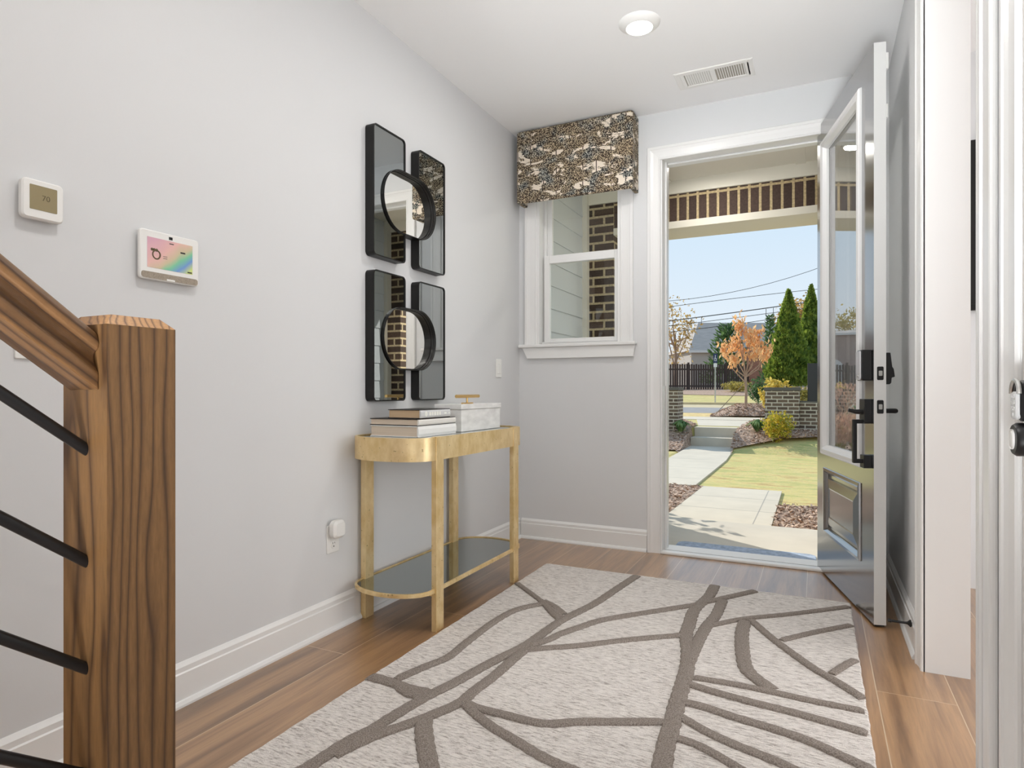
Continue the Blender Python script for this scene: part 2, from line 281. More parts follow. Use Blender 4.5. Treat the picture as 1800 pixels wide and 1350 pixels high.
# ------------------------------------------------------------------ mesh helpers
class MB:
    def __init__(s): s.v = []; s.f = []; s.m = []
    def add(s, vs, fs, mi=0):
        o = len(s.v); s.v += [tuple(p) for p in vs]; s.f += [tuple(i+o for i in f) for f in fs]; s.m += [mi]*len(fs); return s
    def box(s, x0, x1, y0, y1, z0, z1, mi=0):
        if x0 > x1: x0, x1 = x1, x0
        if y0 > y1: y0, y1 = y1, y0
        if z0 > z1: z0, z1 = z1, z0
        v = [(x, y, z) for z in (z0, z1) for x, y in ((x0, y0), (x1, y0), (x1, y1), (x0, y1))]
        return s.add(v, [(3, 2, 1, 0), (4, 5, 6, 7), (0, 1, 5, 4), (1, 2, 6, 5), (2, 3, 7, 6), (3, 0, 4, 7)], mi)
    def chamfer(s, x0, x1, y0, y1, z0, z1, ax, c, mi=0, c2=None):
        """box whose four edges along axis ax are rounded by c, and whose two end faces are chamfered by c2"""
        c2 = c2 if c2 is not None else c*.35
        lo = [x0, y0, z0]; hi = [x1, y1, z1]; A, B = [i for i in range(3) if i != ax]
        def loop(ins):
            r = max(c-ins, 1e-4); L = []
            for (ca, cb_, a0) in ((hi[A]-ins-r, hi[B]-ins-r, 0), (lo[A]+ins+r, hi[B]-ins-r, PI/2), (lo[A]+ins+r, lo[B]+ins+r, PI), (hi[A]-ins-r, lo[B]+ins+r, 1.5*PI)):
                for k_ in range(5): a = a0+k_*PI/8; L.append((ca+r*math.cos(a), cb_+r*math.sin(a)))
            return L
        rings = [(lo[ax], c2), (lo[ax]+c2, 0), (hi[ax]-c2, 0), (hi[ax], c2)]
        vs = []
        for w, ins in rings:
            for a, b_ in loop(ins):
                p = [0, 0, 0]; p[ax] = w; p[A] = a; p[B] = b_; vs.append(p)
        n_ = 20; fs = []
        for r in range(3):
            for i in range(n_): fs.append((r*n_+i, r*n_+(i+1) % n_, (r+1)*n_+(i+1) % n_, (r+1)*n_+i))
        fs.append(tuple(range(n_-1, -1, -1))); fs.append(tuple(3*n_+i for i in range(n_)))
        return s.add(vs, fs, mi)
    def prism(s, poly, axis, a, b_, mi=0):
        """extrude 2-D polygon (in the two other axes, in order) along axis from a to b_"""
        A, B = [i for i in range(3) if i != axis]; n_ = len(poly); vs = []
        for w in (a, b_):
            for p in poly:
                q = [0, 0, 0]; q[axis] = w; q[A] = p[0]; q[B] = p[1]; vs.append(q)
        fs = [(i, (i+1) % n_, n_+(i+1) % n_, n_+i) for i in range(n_)] + [tuple(range(n_-1, -1, -1)), tuple(range(n_, 2*n_))]
        return s.add(vs, fs, mi)
    def tube(s, path, r, n_=8, mi=0, cap=True):
        pts = [Vector(p) for p in path]; rs = r if isinstance(r, (list, tuple)) else [r]*len(pts); vs = []; up = None
        for i, p in enumerate(pts):
            d = (pts[min(i+1, len(pts)-1)]-pts[max(i-1, 0)]).normalized()
            if up is None: up = d.orthogonal().normalized()
            up = (up-d*up.dot(d)).normalized(); w = d.cross(up)
            for k_ in range(n_):
                a = 2*PI*k_/n_; vs.append(p+(up*math.cos(a)+w*math.sin(a))*rs[i])
        fs = []
        for i in range(len(pts)-1):
            for k_ in range(n_): fs.append((i*n_+k_, i*n_+(k_+1) % n_, (i+1)*n_+(k_+1) % n_, (i+1)*n_+k_))
        if cap: fs += [tuple(range(n_-1, -1, -1)), tuple((len(pts)-1)*n_+k_ for k_ in range(n_))]
        return s.add(vs, fs, mi)
    def lathe(s, prof, c=(0, 0, 0), ax=2, n_=32, mi=0, cap=False):
        """prof: list of (radius, height along ax)"""
        A, B = [(1, 2), (2, 0), (0, 1)][ax]; vs = []
        for r, h in prof:
            for k_ in range(n_):
                a = 2*PI*k_/n_; p = list(c); p[A] += r*math.cos(a); p[B] += r*math.sin(a); p[ax] += h; vs.append(p)
        fs = []
        for i in range(len(prof)-1):
            for k_ in range(n_): fs.append((i*n_+k_, i*n_+(k_+1) % n_, (i+1)*n_+(k_+1) % n_, (i+1)*n_+k_))
        if cap: fs += [tuple(range(n_-1, -1, -1)), tuple((len(prof)-1)*n_+k_ for k_ in range(n_))]
        return s.add(vs, fs, mi)
    def sweep(s, pts, prof, to3, closed=False, mi=0):
        """mitred moulding: pts is a polyline in a plane, prof a list of (offset to the left, height), to3 maps (u, v, h)"""
        n_ = len(pts); P = [Vector((p[0], p[1])) for p in pts]; vs = []
        for i in range(n_):
            a = P[i]-P[i-1] if (closed or i) else P[1]-P[0]
            b_ = P[(i+1) % n_]-P[i] if (closed or i < n_-1) else P[-1]-P[-2]
            a.normalize(); b_.normalize(); na = Vector((-a.y, a.x)); nb = Vector((-b_.y, b_.x))
            mi_ = (na+nb); mi_ = mi_/max(mi_.dot(na), 1e-6)
            for o, h in prof:
                q = P[i]+mi_*o; vs.append(to3(q.x, q.y, h))
        k_ = len(prof); fs = []
        for i in range(n_ if closed else n_-1):
            j = (i+1) % n_
            for q in range(k_): fs.append((i*k_+q, i*k_+(q+1) % k_, j*k_+(q+1) % k_, j*k_+q))
        if not closed: fs += [tuple(range(k_-1, -1, -1)), tuple((n_-1)*k_+q for q in range(k_))]
        return s.add(vs, fs, mi)
    def leaf(s, p, sz, mi=0, asp=.55, d=None, flat=None):
        d = d or Vector((R.gauss(0, 1), R.gauss(0, 1), R.gauss(0, 1))).normalized()
        w = d.cross(flat or Vector((R.gauss(0, 1), R.gauss(0, 1), R.gauss(0, 1)))).normalized(); p = Vector(p)
        s.add([p-d*sz*.5, p+w*sz*asp*.5, p+d*sz*.5, p-w*sz*asp*.5], [(0, 1, 2, 3)], mi); return s
    def build(s, name, mats, parent=None, smooth=False, bevel=0, o=None, kind=None, seg=2, recalc=True):
        me = bpy.data.meshes.new(name); off = Vector(o) if o else (parent_origin(parent) if parent else Vector((0, 0, 0)))
        me.from_pydata([Vector(p)-off for p in s.v], [], s.f)
        for x in ([mats] if isinstance(mats, str) else mats): me.materials.append(MATS[x])
        me.polygons.foreach_set('material_index', s.m)
        if recalc:
            import bmesh
            bm = bmesh.new(); bm.from_mesh(me); bmesh.ops.recalc_face_normals(bm, faces=bm.faces); bm.to_mesh(me); bm.free()
        uv = me.uv_layers.new(name='uv')
        for p in me.polygons:
            nx, ny, nz = abs(p.normal.x), abs(p.normal.y), abs(p.normal.z); p.use_smooth = smooth
            for li in p.loop_indices:
                c = me.vertices[me.loops[li].vertex_index].co+off
                uv.data[li].uv = (c.y, c.z) if nx > ny and nx > nz else ((c.x, c.z) if ny > nz else (c.x, c.y))
        ob = bpy.data.objects.new(name, me); COL.objects.link(ob)
        if parent: ob.parent = parent
        else: ob.location = off
        if bevel:
            md = ob.modifiers.new('bevel', 'BEVEL'); md.width = bevel; md.segments = seg; md.limit_method = 'ANGLE'; md.angle_limit = .6
        if smooth:
            try:
                with bpy.context.temp_override(object=ob, active_object=ob, selected_objects=[ob], selected_editable_objects=[ob]): bpy.ops.object.shade_smooth_by_angle(angle=.7)
            except Exception: pass
        if kind: ob['kind'] = kind
        return ob
ORG = {}
def parent_origin(p):
    while p is not None:
        if p.name in ORG: return ORG[p.name]
        if p.parent is None: return p.location.copy()
        p = p.parent
def tag(o, label, cat, group=None, kind=None):
    o['label'] = label; o['category'] = cat
    if group: o['group'] = group
    if kind: o['kind'] = kind
    return o
def thing(name, loc, label, cat, group=None, kind=None, rotz=0, local=False):
    o = bpy.data.objects.new(name, None); o.location = loc; o.rotation_euler = (0, 0, rotz); o.empty_display_size = .1; COL.objects.link(o)
    ORG[o.name] = Vector((0, 0, 0)) if local else Vector(loc)
    return tag(o, label, cat, group, kind)
def struct(mb, name, mats, parent=None, **kw):
    return mb.build(name, mats, parent, kind=None if parent else 'structure', **kw)
def dup(root, loc, label=None):
    r = root.copy(); COL.objects.link(r); r.location = loc
    if label: r['label'] = label
    for ch in root.children:
        c = ch.copy(); COL.objects.link(c); c.parent = r
        for g in ch.children:
            d = g.copy(); COL.objects.link(d); d.parent = c
    return r
def text(body, name, size, mat, parent, loc, rot, extrude=.0004, align='CENTER'):
    c = bpy.data.curves.new(name, 'FONT'); c.body = body; c.size = size; c.extrude = extrude; c.align_x = align; c.align_y = 'CENTER'
    c.materials.append(MATS[mat]); o = bpy.data.objects.new(name, c); COL.objects.link(o); o.parent = parent
    me = bpy.data.meshes.new_from_object(o.evaluated_get(bpy.context.evaluated_depsgraph_get())); bpy.data.objects.remove(o)
    o = bpy.data.objects.new(name, me); COL.objects.link(o); o.parent = parent
    o.location = Vector(loc)-parent_origin(parent); o.rotation_euler = rot; return o

XL, YB, XR, ZC = -1.858, 3.93, .353, 2.763
YE = 4.10                                                  # outer face of the front wall
# ------------------------------------------------------------------ room shell
struct(MB().box(-2.02, 4.2, -4.2, YB+.02, -.12, 0), 'floor', 'oak_planks')
struct(MB().box(-2.02, 4.2, -4.2, YB, ZC, ZC+.12), 'ceiling', 'ceiling_paint')
struct(MB().box(-2.02, XL, -4.2, YB+.15, 0, ZC), 'wall_left', 'wall_paint')
# front wall: window hole X -1.72..-1.135 z 1.335..2.46, door hole X -.885..0.095 z 0..2.475
wb = MB()
WX0, WX1, WZ0, WZ1, DX0, DX1, DZ = -1.722, -1.137, 1.333, 2.46, -.90, .11, 2.50
wb.box(XL, WX0, YB, YE, 0, ZC); wb.box(WX0, WX1, YB, YE, 0, WZ0); wb.box(WX0, WX1, YB, YE, WZ1, ZC); wb.box(WX1, DX0, YB, YE, 0, ZC)
wb.box(DX0, DX1, YB, YE, DZ, ZC); wb.box(DX1, 4.2, YB, YE, 0, ZC)
struct(wb, 'wall_back', 'wall_paint')
# right wall with cased opening Y 1.82..2.69 and closed door Y .60..1.485
wr = MB(); T = XR+.132
wr.box(XR, T, 2.71, YB, 0, ZC); wr.box(XR, T, 1.795, 2.71, 2.48, ZC); wr.box(XR, T, 1.51, 1.795, 0, ZC); wr.box(XR, T, .57, 1.51, 2.48, ZC); wr.box(XR, T, .2, .57, 0, ZC)
struct(wr, 'wall_right', 'wall_paint')
struct(MB().box(-2.02, 4.2, -4.2, -4.05, 0, ZC), 'wall_rear', 'wall_paint')
struct(MB().box(4.05, 4.2, -4.05, YB, 0, ZC), 'wall_far_right', 'wall_paint')
struct(MB().box(T, 4.05, .2, .33, 0, ZC), 'wall_divider', 'wall_paint')

# baseboards: cap and shoe
def bb(h=.137, t=.016): return [(0, 0), (t+.012, 0), (t+.012, .008), (t+.006, .018), (t, .02), (t, h-.034), (t-.004, h-.03), (t-.004, h-.014), (t-.010, h-.006), (.002, h), (0, h)]
struct(MB().prism([(XL+a, z) for a, z in bb()], 1, .75, YB), 'baseboard_left', 'trim_white')
struct(MB().prism([(YB-a, z) for a, z in bb()], 0, XL+.02, -.962), 'baseboard_back', 'trim_white')
struct(MB().prism([(XR-a, z) for a, z in bb()], 1, 2.795, YB), 'baseboard_right', 'trim_white')
bl = MB().prism([(XL+a, z) for a, z in bb()], 1, -4, .75)
struct(bl, 'baseboard_stair_side', 'trim_white')

# casing profile: offset outwards from the opening, height off the wall
CAS = [(0, 0), (0, .010), (.004, .014), (.010, .014), (.013, .011), (.045, .014), (.062, .018), (.066, .022), (.080, .022), (.083, .018), (.083, 0)]
def casing(name, pts, to3, parent=None): return struct(MB().sweep(pts, CAS, to3), name, 'trim_white', parent)
casing('trim_1', [(-.876, 0), (-.876, 2.462), (.083, 2.462), (.083, 0)], lambda u, v, h: (u, YB-h, v))
# entrance jamb, stops, head and threshold
jm = MB()
jm.box(DX0, -.867, YB-.002, YE+.02, 0, DZ); jm.box(.078, DX1, YB-.002, YE+.02, 0, DZ); jm.box(-.867, .078, YB-.002, YE+.02, 2.472, DZ)
jm.box(-.867, -.855, 4.0, 4.06, 0, 2.472); jm.box(-.855, .066, 4.03, 4.06, 2.46, 2.472); jm.box(.066, .078, 4.03, 4.06, 0, 2.46)
struct(jm, 'trim_2', 'trim_white', bevel=.003)
st = MB().box(-.867, .078, 3.992, 4.125, -.02, .012)
sl = struct(st, 'trim_3', 'aluminium', bevel=.004)
sl.name = 'door_sill'
struct(MB().box(-.867, .078, 3.962, 3.990, 0, .010), 'sill_gasket', 'rubber', sl)
struct(MB().box(-.873, .082, 3.905, 3.962, 0, .017), 'sill_nosing', 'trim_white', sl, bevel=.005)
struct(MB().box(-.869, -.862, 3.975, 3.995, .60, 1.05), 'strike_plate', 'steel', None)
bpy.data.objects['strike_plate'].name = 'strike_plate'
sp_o = bpy.data.objects['strike_plate']; sp_o.parent = bpy.data.objects['trim_2']; del sp_o['kind']
# casings and jambs in the right-hand wall
casing('trim_4', [(1.815, 0), (1.815, 2.465), (2.69, 2.465), (2.69, 0)], lambda u, v, h: (XR-h, u, v))
j4 = MB().box(XR-.004, T+.004, 2.690, 2.712, 0, 2.47); j4.box(XR-.004, T+.004, 1.793, 1.815, 0, 2.47); j4.box(XR-.004, T+.004, 1.815, 2.69, 2.462, 2.484)
struct(j4, 'trim_5', 'trim_white')
struct(MB().box(XR-.017, XR, 1.668, 1.73, 0, 2.6), 'trim_6', 'trim_white', bevel=.006)
casing('trim_7', [(.60, 0), (.60, 2.465), (1.485, 2.465), (1.485, 0)], lambda u, v, h: (XR-h, u, v))
j7 = MB().box(XR-.006, T, 1.483, 1.508, 0, 2.47); j7.box(XR-.006, T, .575, .602, 0, 2.47); j7.box(XR-.006, T, .6, 1.485, 2.46, 2.482)
struct(j7, 'trim_8', 'trim_white')
# closed side door with keypad lock
d2 = thing('door_2', (XR-.004, 1.04, 0), 'white closed side door with keypad lock at the right frame edge', 'door', kind='structure')
MB().box(XR-.004, XR+.036, .606, 1.479, .01, 2.455).build('door_slab', 'door_white', d2, bevel=.003)
kp = MB().chamfer(.322, XR-.003, 1.372, 1.422, .965, 1.038, 0, .018).build('keypad_lock', 'metal_black', d2, smooth=True)
MB().chamfer(.316, .324, 1.379, 1.415, .968, 1.018, 0, .008).build('keypad_face', 'book_grey', kp, smooth=True)
MB().tube([(.319, 1.397+.024*math.cos(a), 1.014+.024*math.sin(a)) for a in [i*PI/10 for i in range(11)]], .004, 8).build('chrome_trim', 'steel', kp, smooth=True)
tx = text('1 2 3\n4 5 6\n7 8 9\n0', 'key_digits', .0115, 'sign_white', kp, (.3155, 1.397, .993), (PI/2, 0, -PI/2))
MB().lathe([(.001, -.001), (.026, -.001), (.030, .004), (.030, .026)], (.318, 1.402, .932), 0).build('turn_knob', 'metal_black', kp, smooth=True)
MB().chamfer(.314, .319, 1.390, 1.420, .914, .950, 0, .013).build('knob_plate', 'plastic_white', kp, smooth=True)

# ------------------------------------------------------------------ window_1
w1 = thing('window_1', (-1.43, YB, 1.33), 'white double-hung window beside the entrance, half under the tree-print valance', 'window', kind='structure')
cs = MB().sweep([(WX0, 1.333), (WX0, 2.46), (WX1, 2.46), (WX1, 1.333)], [(o_*1.05, h) for o_, h in CAS], lambda u, v, h: (u, YB-h, v)); cs.build('window_casing', 'trim_white', w1)
jb = MB().box(WX0-.001, WX0+.018, YB-.005, YE, 1.333, 2.46); jb.box(WX1-.018, WX1+.001, YB-.005, YE, 1.333, 2.46); jb.box(WX0, WX1, YB-.005, YE, 2.445, 2.46); jb.box(WX0+.018, WX1-.018, 3.965, YE, 1.333, 1.352)
jb.box(WX0+.018, WX0+.036, 4.012, 4.03, 1.35, 2.445); jb.box(WX1-.036, WX1-.018, 4.012, 4.03, 1.35, 2.445)
jb.build('window_jamb', 'trim_white', w1, bevel=.002)
def sash(nm, y0, y1, z0, z1, sw, b0, b1, x0=-1.70, x1=-1.156):
    m_ = MB(); m_.box(x0, x0+sw, y0, y1, z0, z1); m_.box(x1-sw, x1, y0, y1, z0, z1); m_.box(x0+sw, x1-sw, y0, y1, z0, z0+b0); m_.box(x0+sw, x1-sw, y0, y1, z1-b1, z1)
    s_ = m_.build(nm, 'trim_white', w1, bevel=.003)
    MB().box(x0+sw, x1-sw, (y0+y1)/2-.003, (y0+y1)/2+.003, z0+b0, z1-b1).build('pane', 'glass_pane', s_)
sash('lower_sash', 3.975, 4.008, 1.340, 1.945, .040, .034, .055, -1.690, -1.150)
sash('upper_sash', 4.032, 4.062, 1.90, 2.445, .036, .05, .04, -1.69, -1.15)
so_ = MB().box(-1.848, -1.028, YB-.045, YB+.04, 1.311, 1.333); so_.build('window_stool', 'trim_white', w1, bevel=.006)
MB().prism([(-1.825, 1.311), (-1.787, 1.236), (-1.049, 1.236), (-1.046+.0, 1.236), (-1.036, 1.311)], 1, YB-.026, YB).build('window_apron', 'trim_white', w1, bevel=.004)

# valance
va = thing('valance', (-1.415, 3.86, 2.27), 'upholstered box valance with brown tree print above the small window', 'valance')
vm = MB(); vm.chamfer(-1.812, -1.018, 3.785, 3.815, 2.270, 2.752, 1, .014, c2=.01)
vm.box(-1.812, -1.787, 3.80, YB, 2.275, 2.748); vm.box(-1.043, -1.018, 3.80, YB, 2.275, 2.748); vm.box(-1.79, -1.04, 3.80, YB, 2.72, 2.748)
vm.build('fabric_cover', 'tree_print', va, bevel=.006, smooth=True)
MB().box(-1.785, -1.045, 3.816, 3.824, 2.276, 2.72).build('lining', 'book_cream', va)

# ------------------------------------------------------------------ open front door, local frame: x from hinge to latch edge, y from outside face to inside face
d1 = thing('door_1', (.005, 3.987, 0), 'open front door with dark glossy outside face, tall glass lite and black hardware', 'door', kind='structure', rotz=-math.atan2(.9715, .2371), local=True)
DW, DT = .915, .048
t2 = lambda t_: DW-t_
ds = MB()
def dbox(x0, x1, z0, z1, y0=0.0, y1=DT, dark=True):
    ds.box(x0, x1, y0, y1, z0, z1, 1)
    if dark: ds.m[-4] = 0        # the face at y = y0
dbox(0, t2(.785), .012, 2.515); dbox(t2(.18), DW, .012, 2.515); dbox(t2(.785), t2(.18), 2.375, 2.515)
dbox(t2(.785), t2(.18), .585, .69); dbox(t2(.785), t2(.18), .012, .25)
dbox(t2(.785), t2(.763), .25, .585); dbox(t2(.18), t2(.183) , .25, .585) if False else None
dbox(t2(.183), t2(.18), .25, .585) if False else None
dbox(t2(.763), t2(.183), .25, .585, .013); 
dbox(t2(.183), t2(.18), .25, .585)
ds.build('door_slab', ['door_dark', 'door_white'], d1)
rect = lambda x0, x1, z0, z1: [(x0, z0), (x1, z0), (x1, z1), (x0, z1)]
loc3 = lambda u, v, h: (u, -h, v)
# left of a counter-clockwise ring is its inside
MB().sweep(rect(t2(.763), t2(.183), .25, .585), [(-.012, .0), (-.010, .007), (.004, .009), (.010, .003), (.016, -.002), (.022, -.012), (.0, -.012)], loc3, True).build('panel_moulding', 'door_dark', d1)
MB().sweep(rect(t2(.763)+.038, t2(.183)-.038, .288, .547), [(0, -.013), (.006, -.004), (.05, .003), (.056, .001), (.06, -.013)], loc3, True).build('raised_panel', 'door_dark', d1)
pc = MB().box(t2(.763)+.09, t2(.183)-.09, .0, .008, .34, .495); pc.build('panel_centre', 'door_dark', d1)
lf = MB().sweep(rect(t2(.807), t2(.155), .668, 2.397), [(0, 0), (.002, .010), (.008, .015), (.018, .013), (.030, .015), (.040, .011), (.052, -.008), (.053, -.020), (.0, -.020)], loc3, True).build('lite_frame', 'lite_frame', d1)
MB().sweep(rect(t2(.807), t2(.155), .668, 2.397), [(0, -.048), (.002, -.058), (.03, -.062), (.05, -.052), (.053, -.028), (.0, -.028)], loc3, True).build('inside_lite_frame', 'door_white', d1)
MB().box(t2(.807)+.04, t2(.155)-.04, .021, .027, .71, 2.36).build('glass_pane', 'glass_door', d1)
MB().box(0.002, DW-.002, .006, .042, .006, .013).build('door_sweep', 'rubber', d1)
# hardware
lx = t2(.055)
dl = MB().chamfer(lx-.036, lx+.036, -.040, 0, 1.062, 1.197, 1, .008).build('electronic_deadbolt', 'metal_black', d1, smooth=True)
MB().chamfer(lx-.033, lx+.026, -.046, -.039, 1.066, 1.192, 1, .008).build('keypad_plate', 'chrome_face', dl, smooth=True)
MB().lathe([(.001, -.012), (.006, -.012), (.007, -.006), (.008, 0)], (lx-.006, -.036, 1.082), 1, 16).build('key_cylinder', 'steel', dl, smooth=True)
tb = MB().prism([(.048, 1.046), (.070, 1.046), (.076, 1.052), (.078, 1.075), (.083, 1.076), (.0905, 1.078), (.086, 1.112), (.080, 1.122), (.073, 1.183), (.048, 1.183)], 0, lx-.034, lx+.034)
tb.build('thumb_turn', 'metal_black', d1, bevel=.003)
hs = MB().chamfer(lx-.034, lx+.034, -.030, 0, .878, .982, 1, .004).build('handle_set', 'metal_black', d1, smooth=True)
MB().tube([(lx, -.02, .925), (lx, -.055, .926), (lx, -.085, .933)], [.012, .010, .007], 8).build('thumb_latch', 'metal_black', hs, smooth=True)
gp = MB().box(lx-.011, lx+.011, -.068, -.052, .700, .892); gp.box(lx-.011, lx+.011, -.06, -.0, .874, .892); gp.box(lx-.011, lx+.011, -.06, -.0, .700, .718)
gp.build('pull_grip', 'metal_black', hs, bevel=.003)
MB().chamfer(lx-.026, lx+.026, -.030, 0, .680, .737, 1, .004).build('lower_mount', 'metal_black', hs, smooth=True)
lv = MB().lathe([(.001, .008), (.030, .008), (.033, .003), (.033, 0)], (lx, DT, .93), 1, 24).build('inside_lever', 'metal_black', d1, smooth=True)
MB().tube([(lx, DT, .93), (lx, DT+.045, .93), (lx-.008, DT+.058, .93), (lx-.02, DT+.06, .93), (lx-.11, DT+.058, .93)], [.010, .010, .011, .011, .008], 10).build('lever_arm', 'metal_black', lv, smooth=True)
for z0 in (1.064, .920):
    lp = MB().chamfer(DW, DW+.003, .012, .038, z0, z0+.058, 0, .005).build('latch_plate', 'metal_black', d1, smooth=True)
    MB().chamfer(DW+.002, DW+.007, .018, .032, z0+.018, z0+.040, 0, .003).build('latch_bolt', 'steel', lp, smooth=True)
MB().chamfer(DW-.075, DW-.010, DT, DT+.014, 2.402, 2.475, 1, .006).build('door_sensor', 'plastic_white', d1, smooth=True)
MB().chamfer(DW-.05, DW-.015, DT, DT+.013, 2.194, 2.256, 1, .004).build('sensor_magnet', 'plastic_white', d1, smooth=True)
for z0 in (.2, 1.2, 2.25):
    MB().tube([(.0, DT+.006, z0), (.0, DT+.006, z0+.1)], .007, 8).build('hinge', 'metal_black', d1, smooth=True)

# door stop on the right baseboard
dst = MB().lathe([(.002, 0), (.014, 0), (.014, .004), (.006, .012), (.0045, .02), (.0045, .066), (.007, .068), (.007, .078), (.001, .079)], (0, 0, 0), 0, 16)
dst.v = [(XR-.018-p[0], p[1]+2.90, p[2]+.102) for p in dst.v]
tag(dst.build('door_stop', 'metal_black', smooth=True, o=(XR-.018, 2.90, .102)), 'small black rod door stop on the right baseboard behind the open door', 'door stop')

# ------------------------------------------------------------------ wall fittings
def plate(nm, yc, zc, label, cat):
    p = thing(nm, (XL, yc, zc), label, cat)
    MB().chamfer(XL, XL+.006, yc-.037, yc+.037, zc-.059, zc+.059, 0, .004).build('cover_plate', 'plastic_white', p, smooth=True)
    return p
s1 = plate('light_switch', 3.61, 1.163, 'white rocker light switch on the left wall near the back corner', 'light switch')
MB().box(XL+.005, XL+.010, 3.594, 3.626, 1.130, 1.196).build('rocker', 'plastic_white', s1, bevel=.002)
s2_ = plate('light_switch', .922, 1.161, 'white light switch plate half hidden behind the wooden handrail', 'light switch')
MB().box(XL+.005, XL+.010, .906, .938, 1.128, 1.194).build('rocker', 'plastic_white', s2_, bevel=.002)
ou = plate('wall_outlet', 2.062, .388, 'white duplex wall outlet low on the left wall beside the console table', 'outlet')
soc = MB()
for z_ in (.363, .413): soc.lathe([(.001, .0085), (.015, .0085), (.017, .006)], (XL, 2.062, z_), 0, 20)
so2 = soc.build('socket', 'plastic_white', ou, smooth=True)
sl_ = MB(); sl_.box(XL+.0082, XL+.0090, 2.055, 2.057, .366, .374); sl_.box(XL+.0082, XL+.0090, 2.067, 2.069, .367, .373); sl_.lathe([(.0005, .009), (.003, .009), (.003, .008)], (XL, 2.062, .356), 0, 10)
sl_.build('slots', 'cover_dark', so2)
pl = thing('plug_in_device', (XL+.0085, 2.06, .43), 'rounded white plug-in wireless device in the wall outlet', 'plug-in device')
MB().chamfer(XL+.009, XL+.050, 2.024, 2.096, .394, .470, 0, .022, c2=.010).build('housing', 'plastic_white', pl, smooth=True)

th = thing('thermostat', (XL, .938, 1.47), 'square white thermostat with olive screen reading 70 on the left wall', 'thermostat')
MB().chamfer(XL, XL+.010, .893, .984, 1.471, 1.566, 0, .012).build('back_plate', 'plastic_white', th, smooth=True)
bd = MB().chamfer(XL+.009, XL+.030, .889, .988, 1.467, 1.570, 0, .012, c2=.004).build('housing', 'plastic_white', th, smooth=True)
scn = MB().chamfer(XL+.0296, XL+.031, .906, .971, 1.491, 1.555, 0, .002, c2=.0003).build('screen', 'olive_screen', bd)
text('70', 'screen_digits', .020, 'digit_dark', bd, (XL+.0312, .944, 1.524), (PI/2, 0, PI/2), .0002)
pn = thing('alarm_panel', (XL, 1.30, 1.36), 'white smart alarm panel with pastel touch screen above the stair post', 'alarm panel')
MB().box(XL, XL+.012, 1.215, 1.388, 1.372, 1.500).build('wall_bracket', 'plastic_white', pn, bevel=.004)
pb = MB().chamfer(XL+.011, XL+.025, 1.202, 1.402, 1.361, 1.512, 0, .010, c2=.003).build('housing', 'plastic_white', pn, smooth=True)
MB().box(XL+.0245, XL+.0258, 1.225, 1.378, 1.397, 1.490).build('screen', 'screen_pastel', pb)
MB().chamfer(XL+.024, XL+.0256, 1.206, 1.398, 1.364, 1.384, 0, .008, c2=.0004).build('speaker_grille', 'grille_fabric', pb)
MB().box(XL+.0245, XL+.0257, 1.296, 1.308, 1.494, 1.503).build('camera_lens', 'screen_black', pb)
MB().chamfer(XL+.024, XL+.027, 1.288, 1.316, 1.363, 1.369, 0, .002).build('home_button', 'plastic_white', pb)
ic = MB().tube([(XL+.0260, 1.254+.012*math.cos(a), 1.439+.013*math.sin(a)) for a in [i*PI/12 for i in range(25)]], .0022, 6)
for a in (1.240, 1.247, 1.255): ic.lathe([(.0003, .0004), (.0045, .0004), (.0048, 0)], (XL+.0258, a, 1.453), 0, 10)
ic.build('status_icon', 'digit_dark', pb)
for (y0, y1, z0, z1) in ((1.335, 1.352, 1.458, 1.463), (1.297, 1.312, 1.480, 1.483), (1.360, 1.376, 1.400, 1.404), (1.276, 1.290, 1.437, 1.4385), (1.276, 1.290, 1.431, 1.4325)):
    MB().box(XL+.0257, XL+.0261, y0, y1, z0, z1).build('screen_lettering', 'cover_dark', pb)

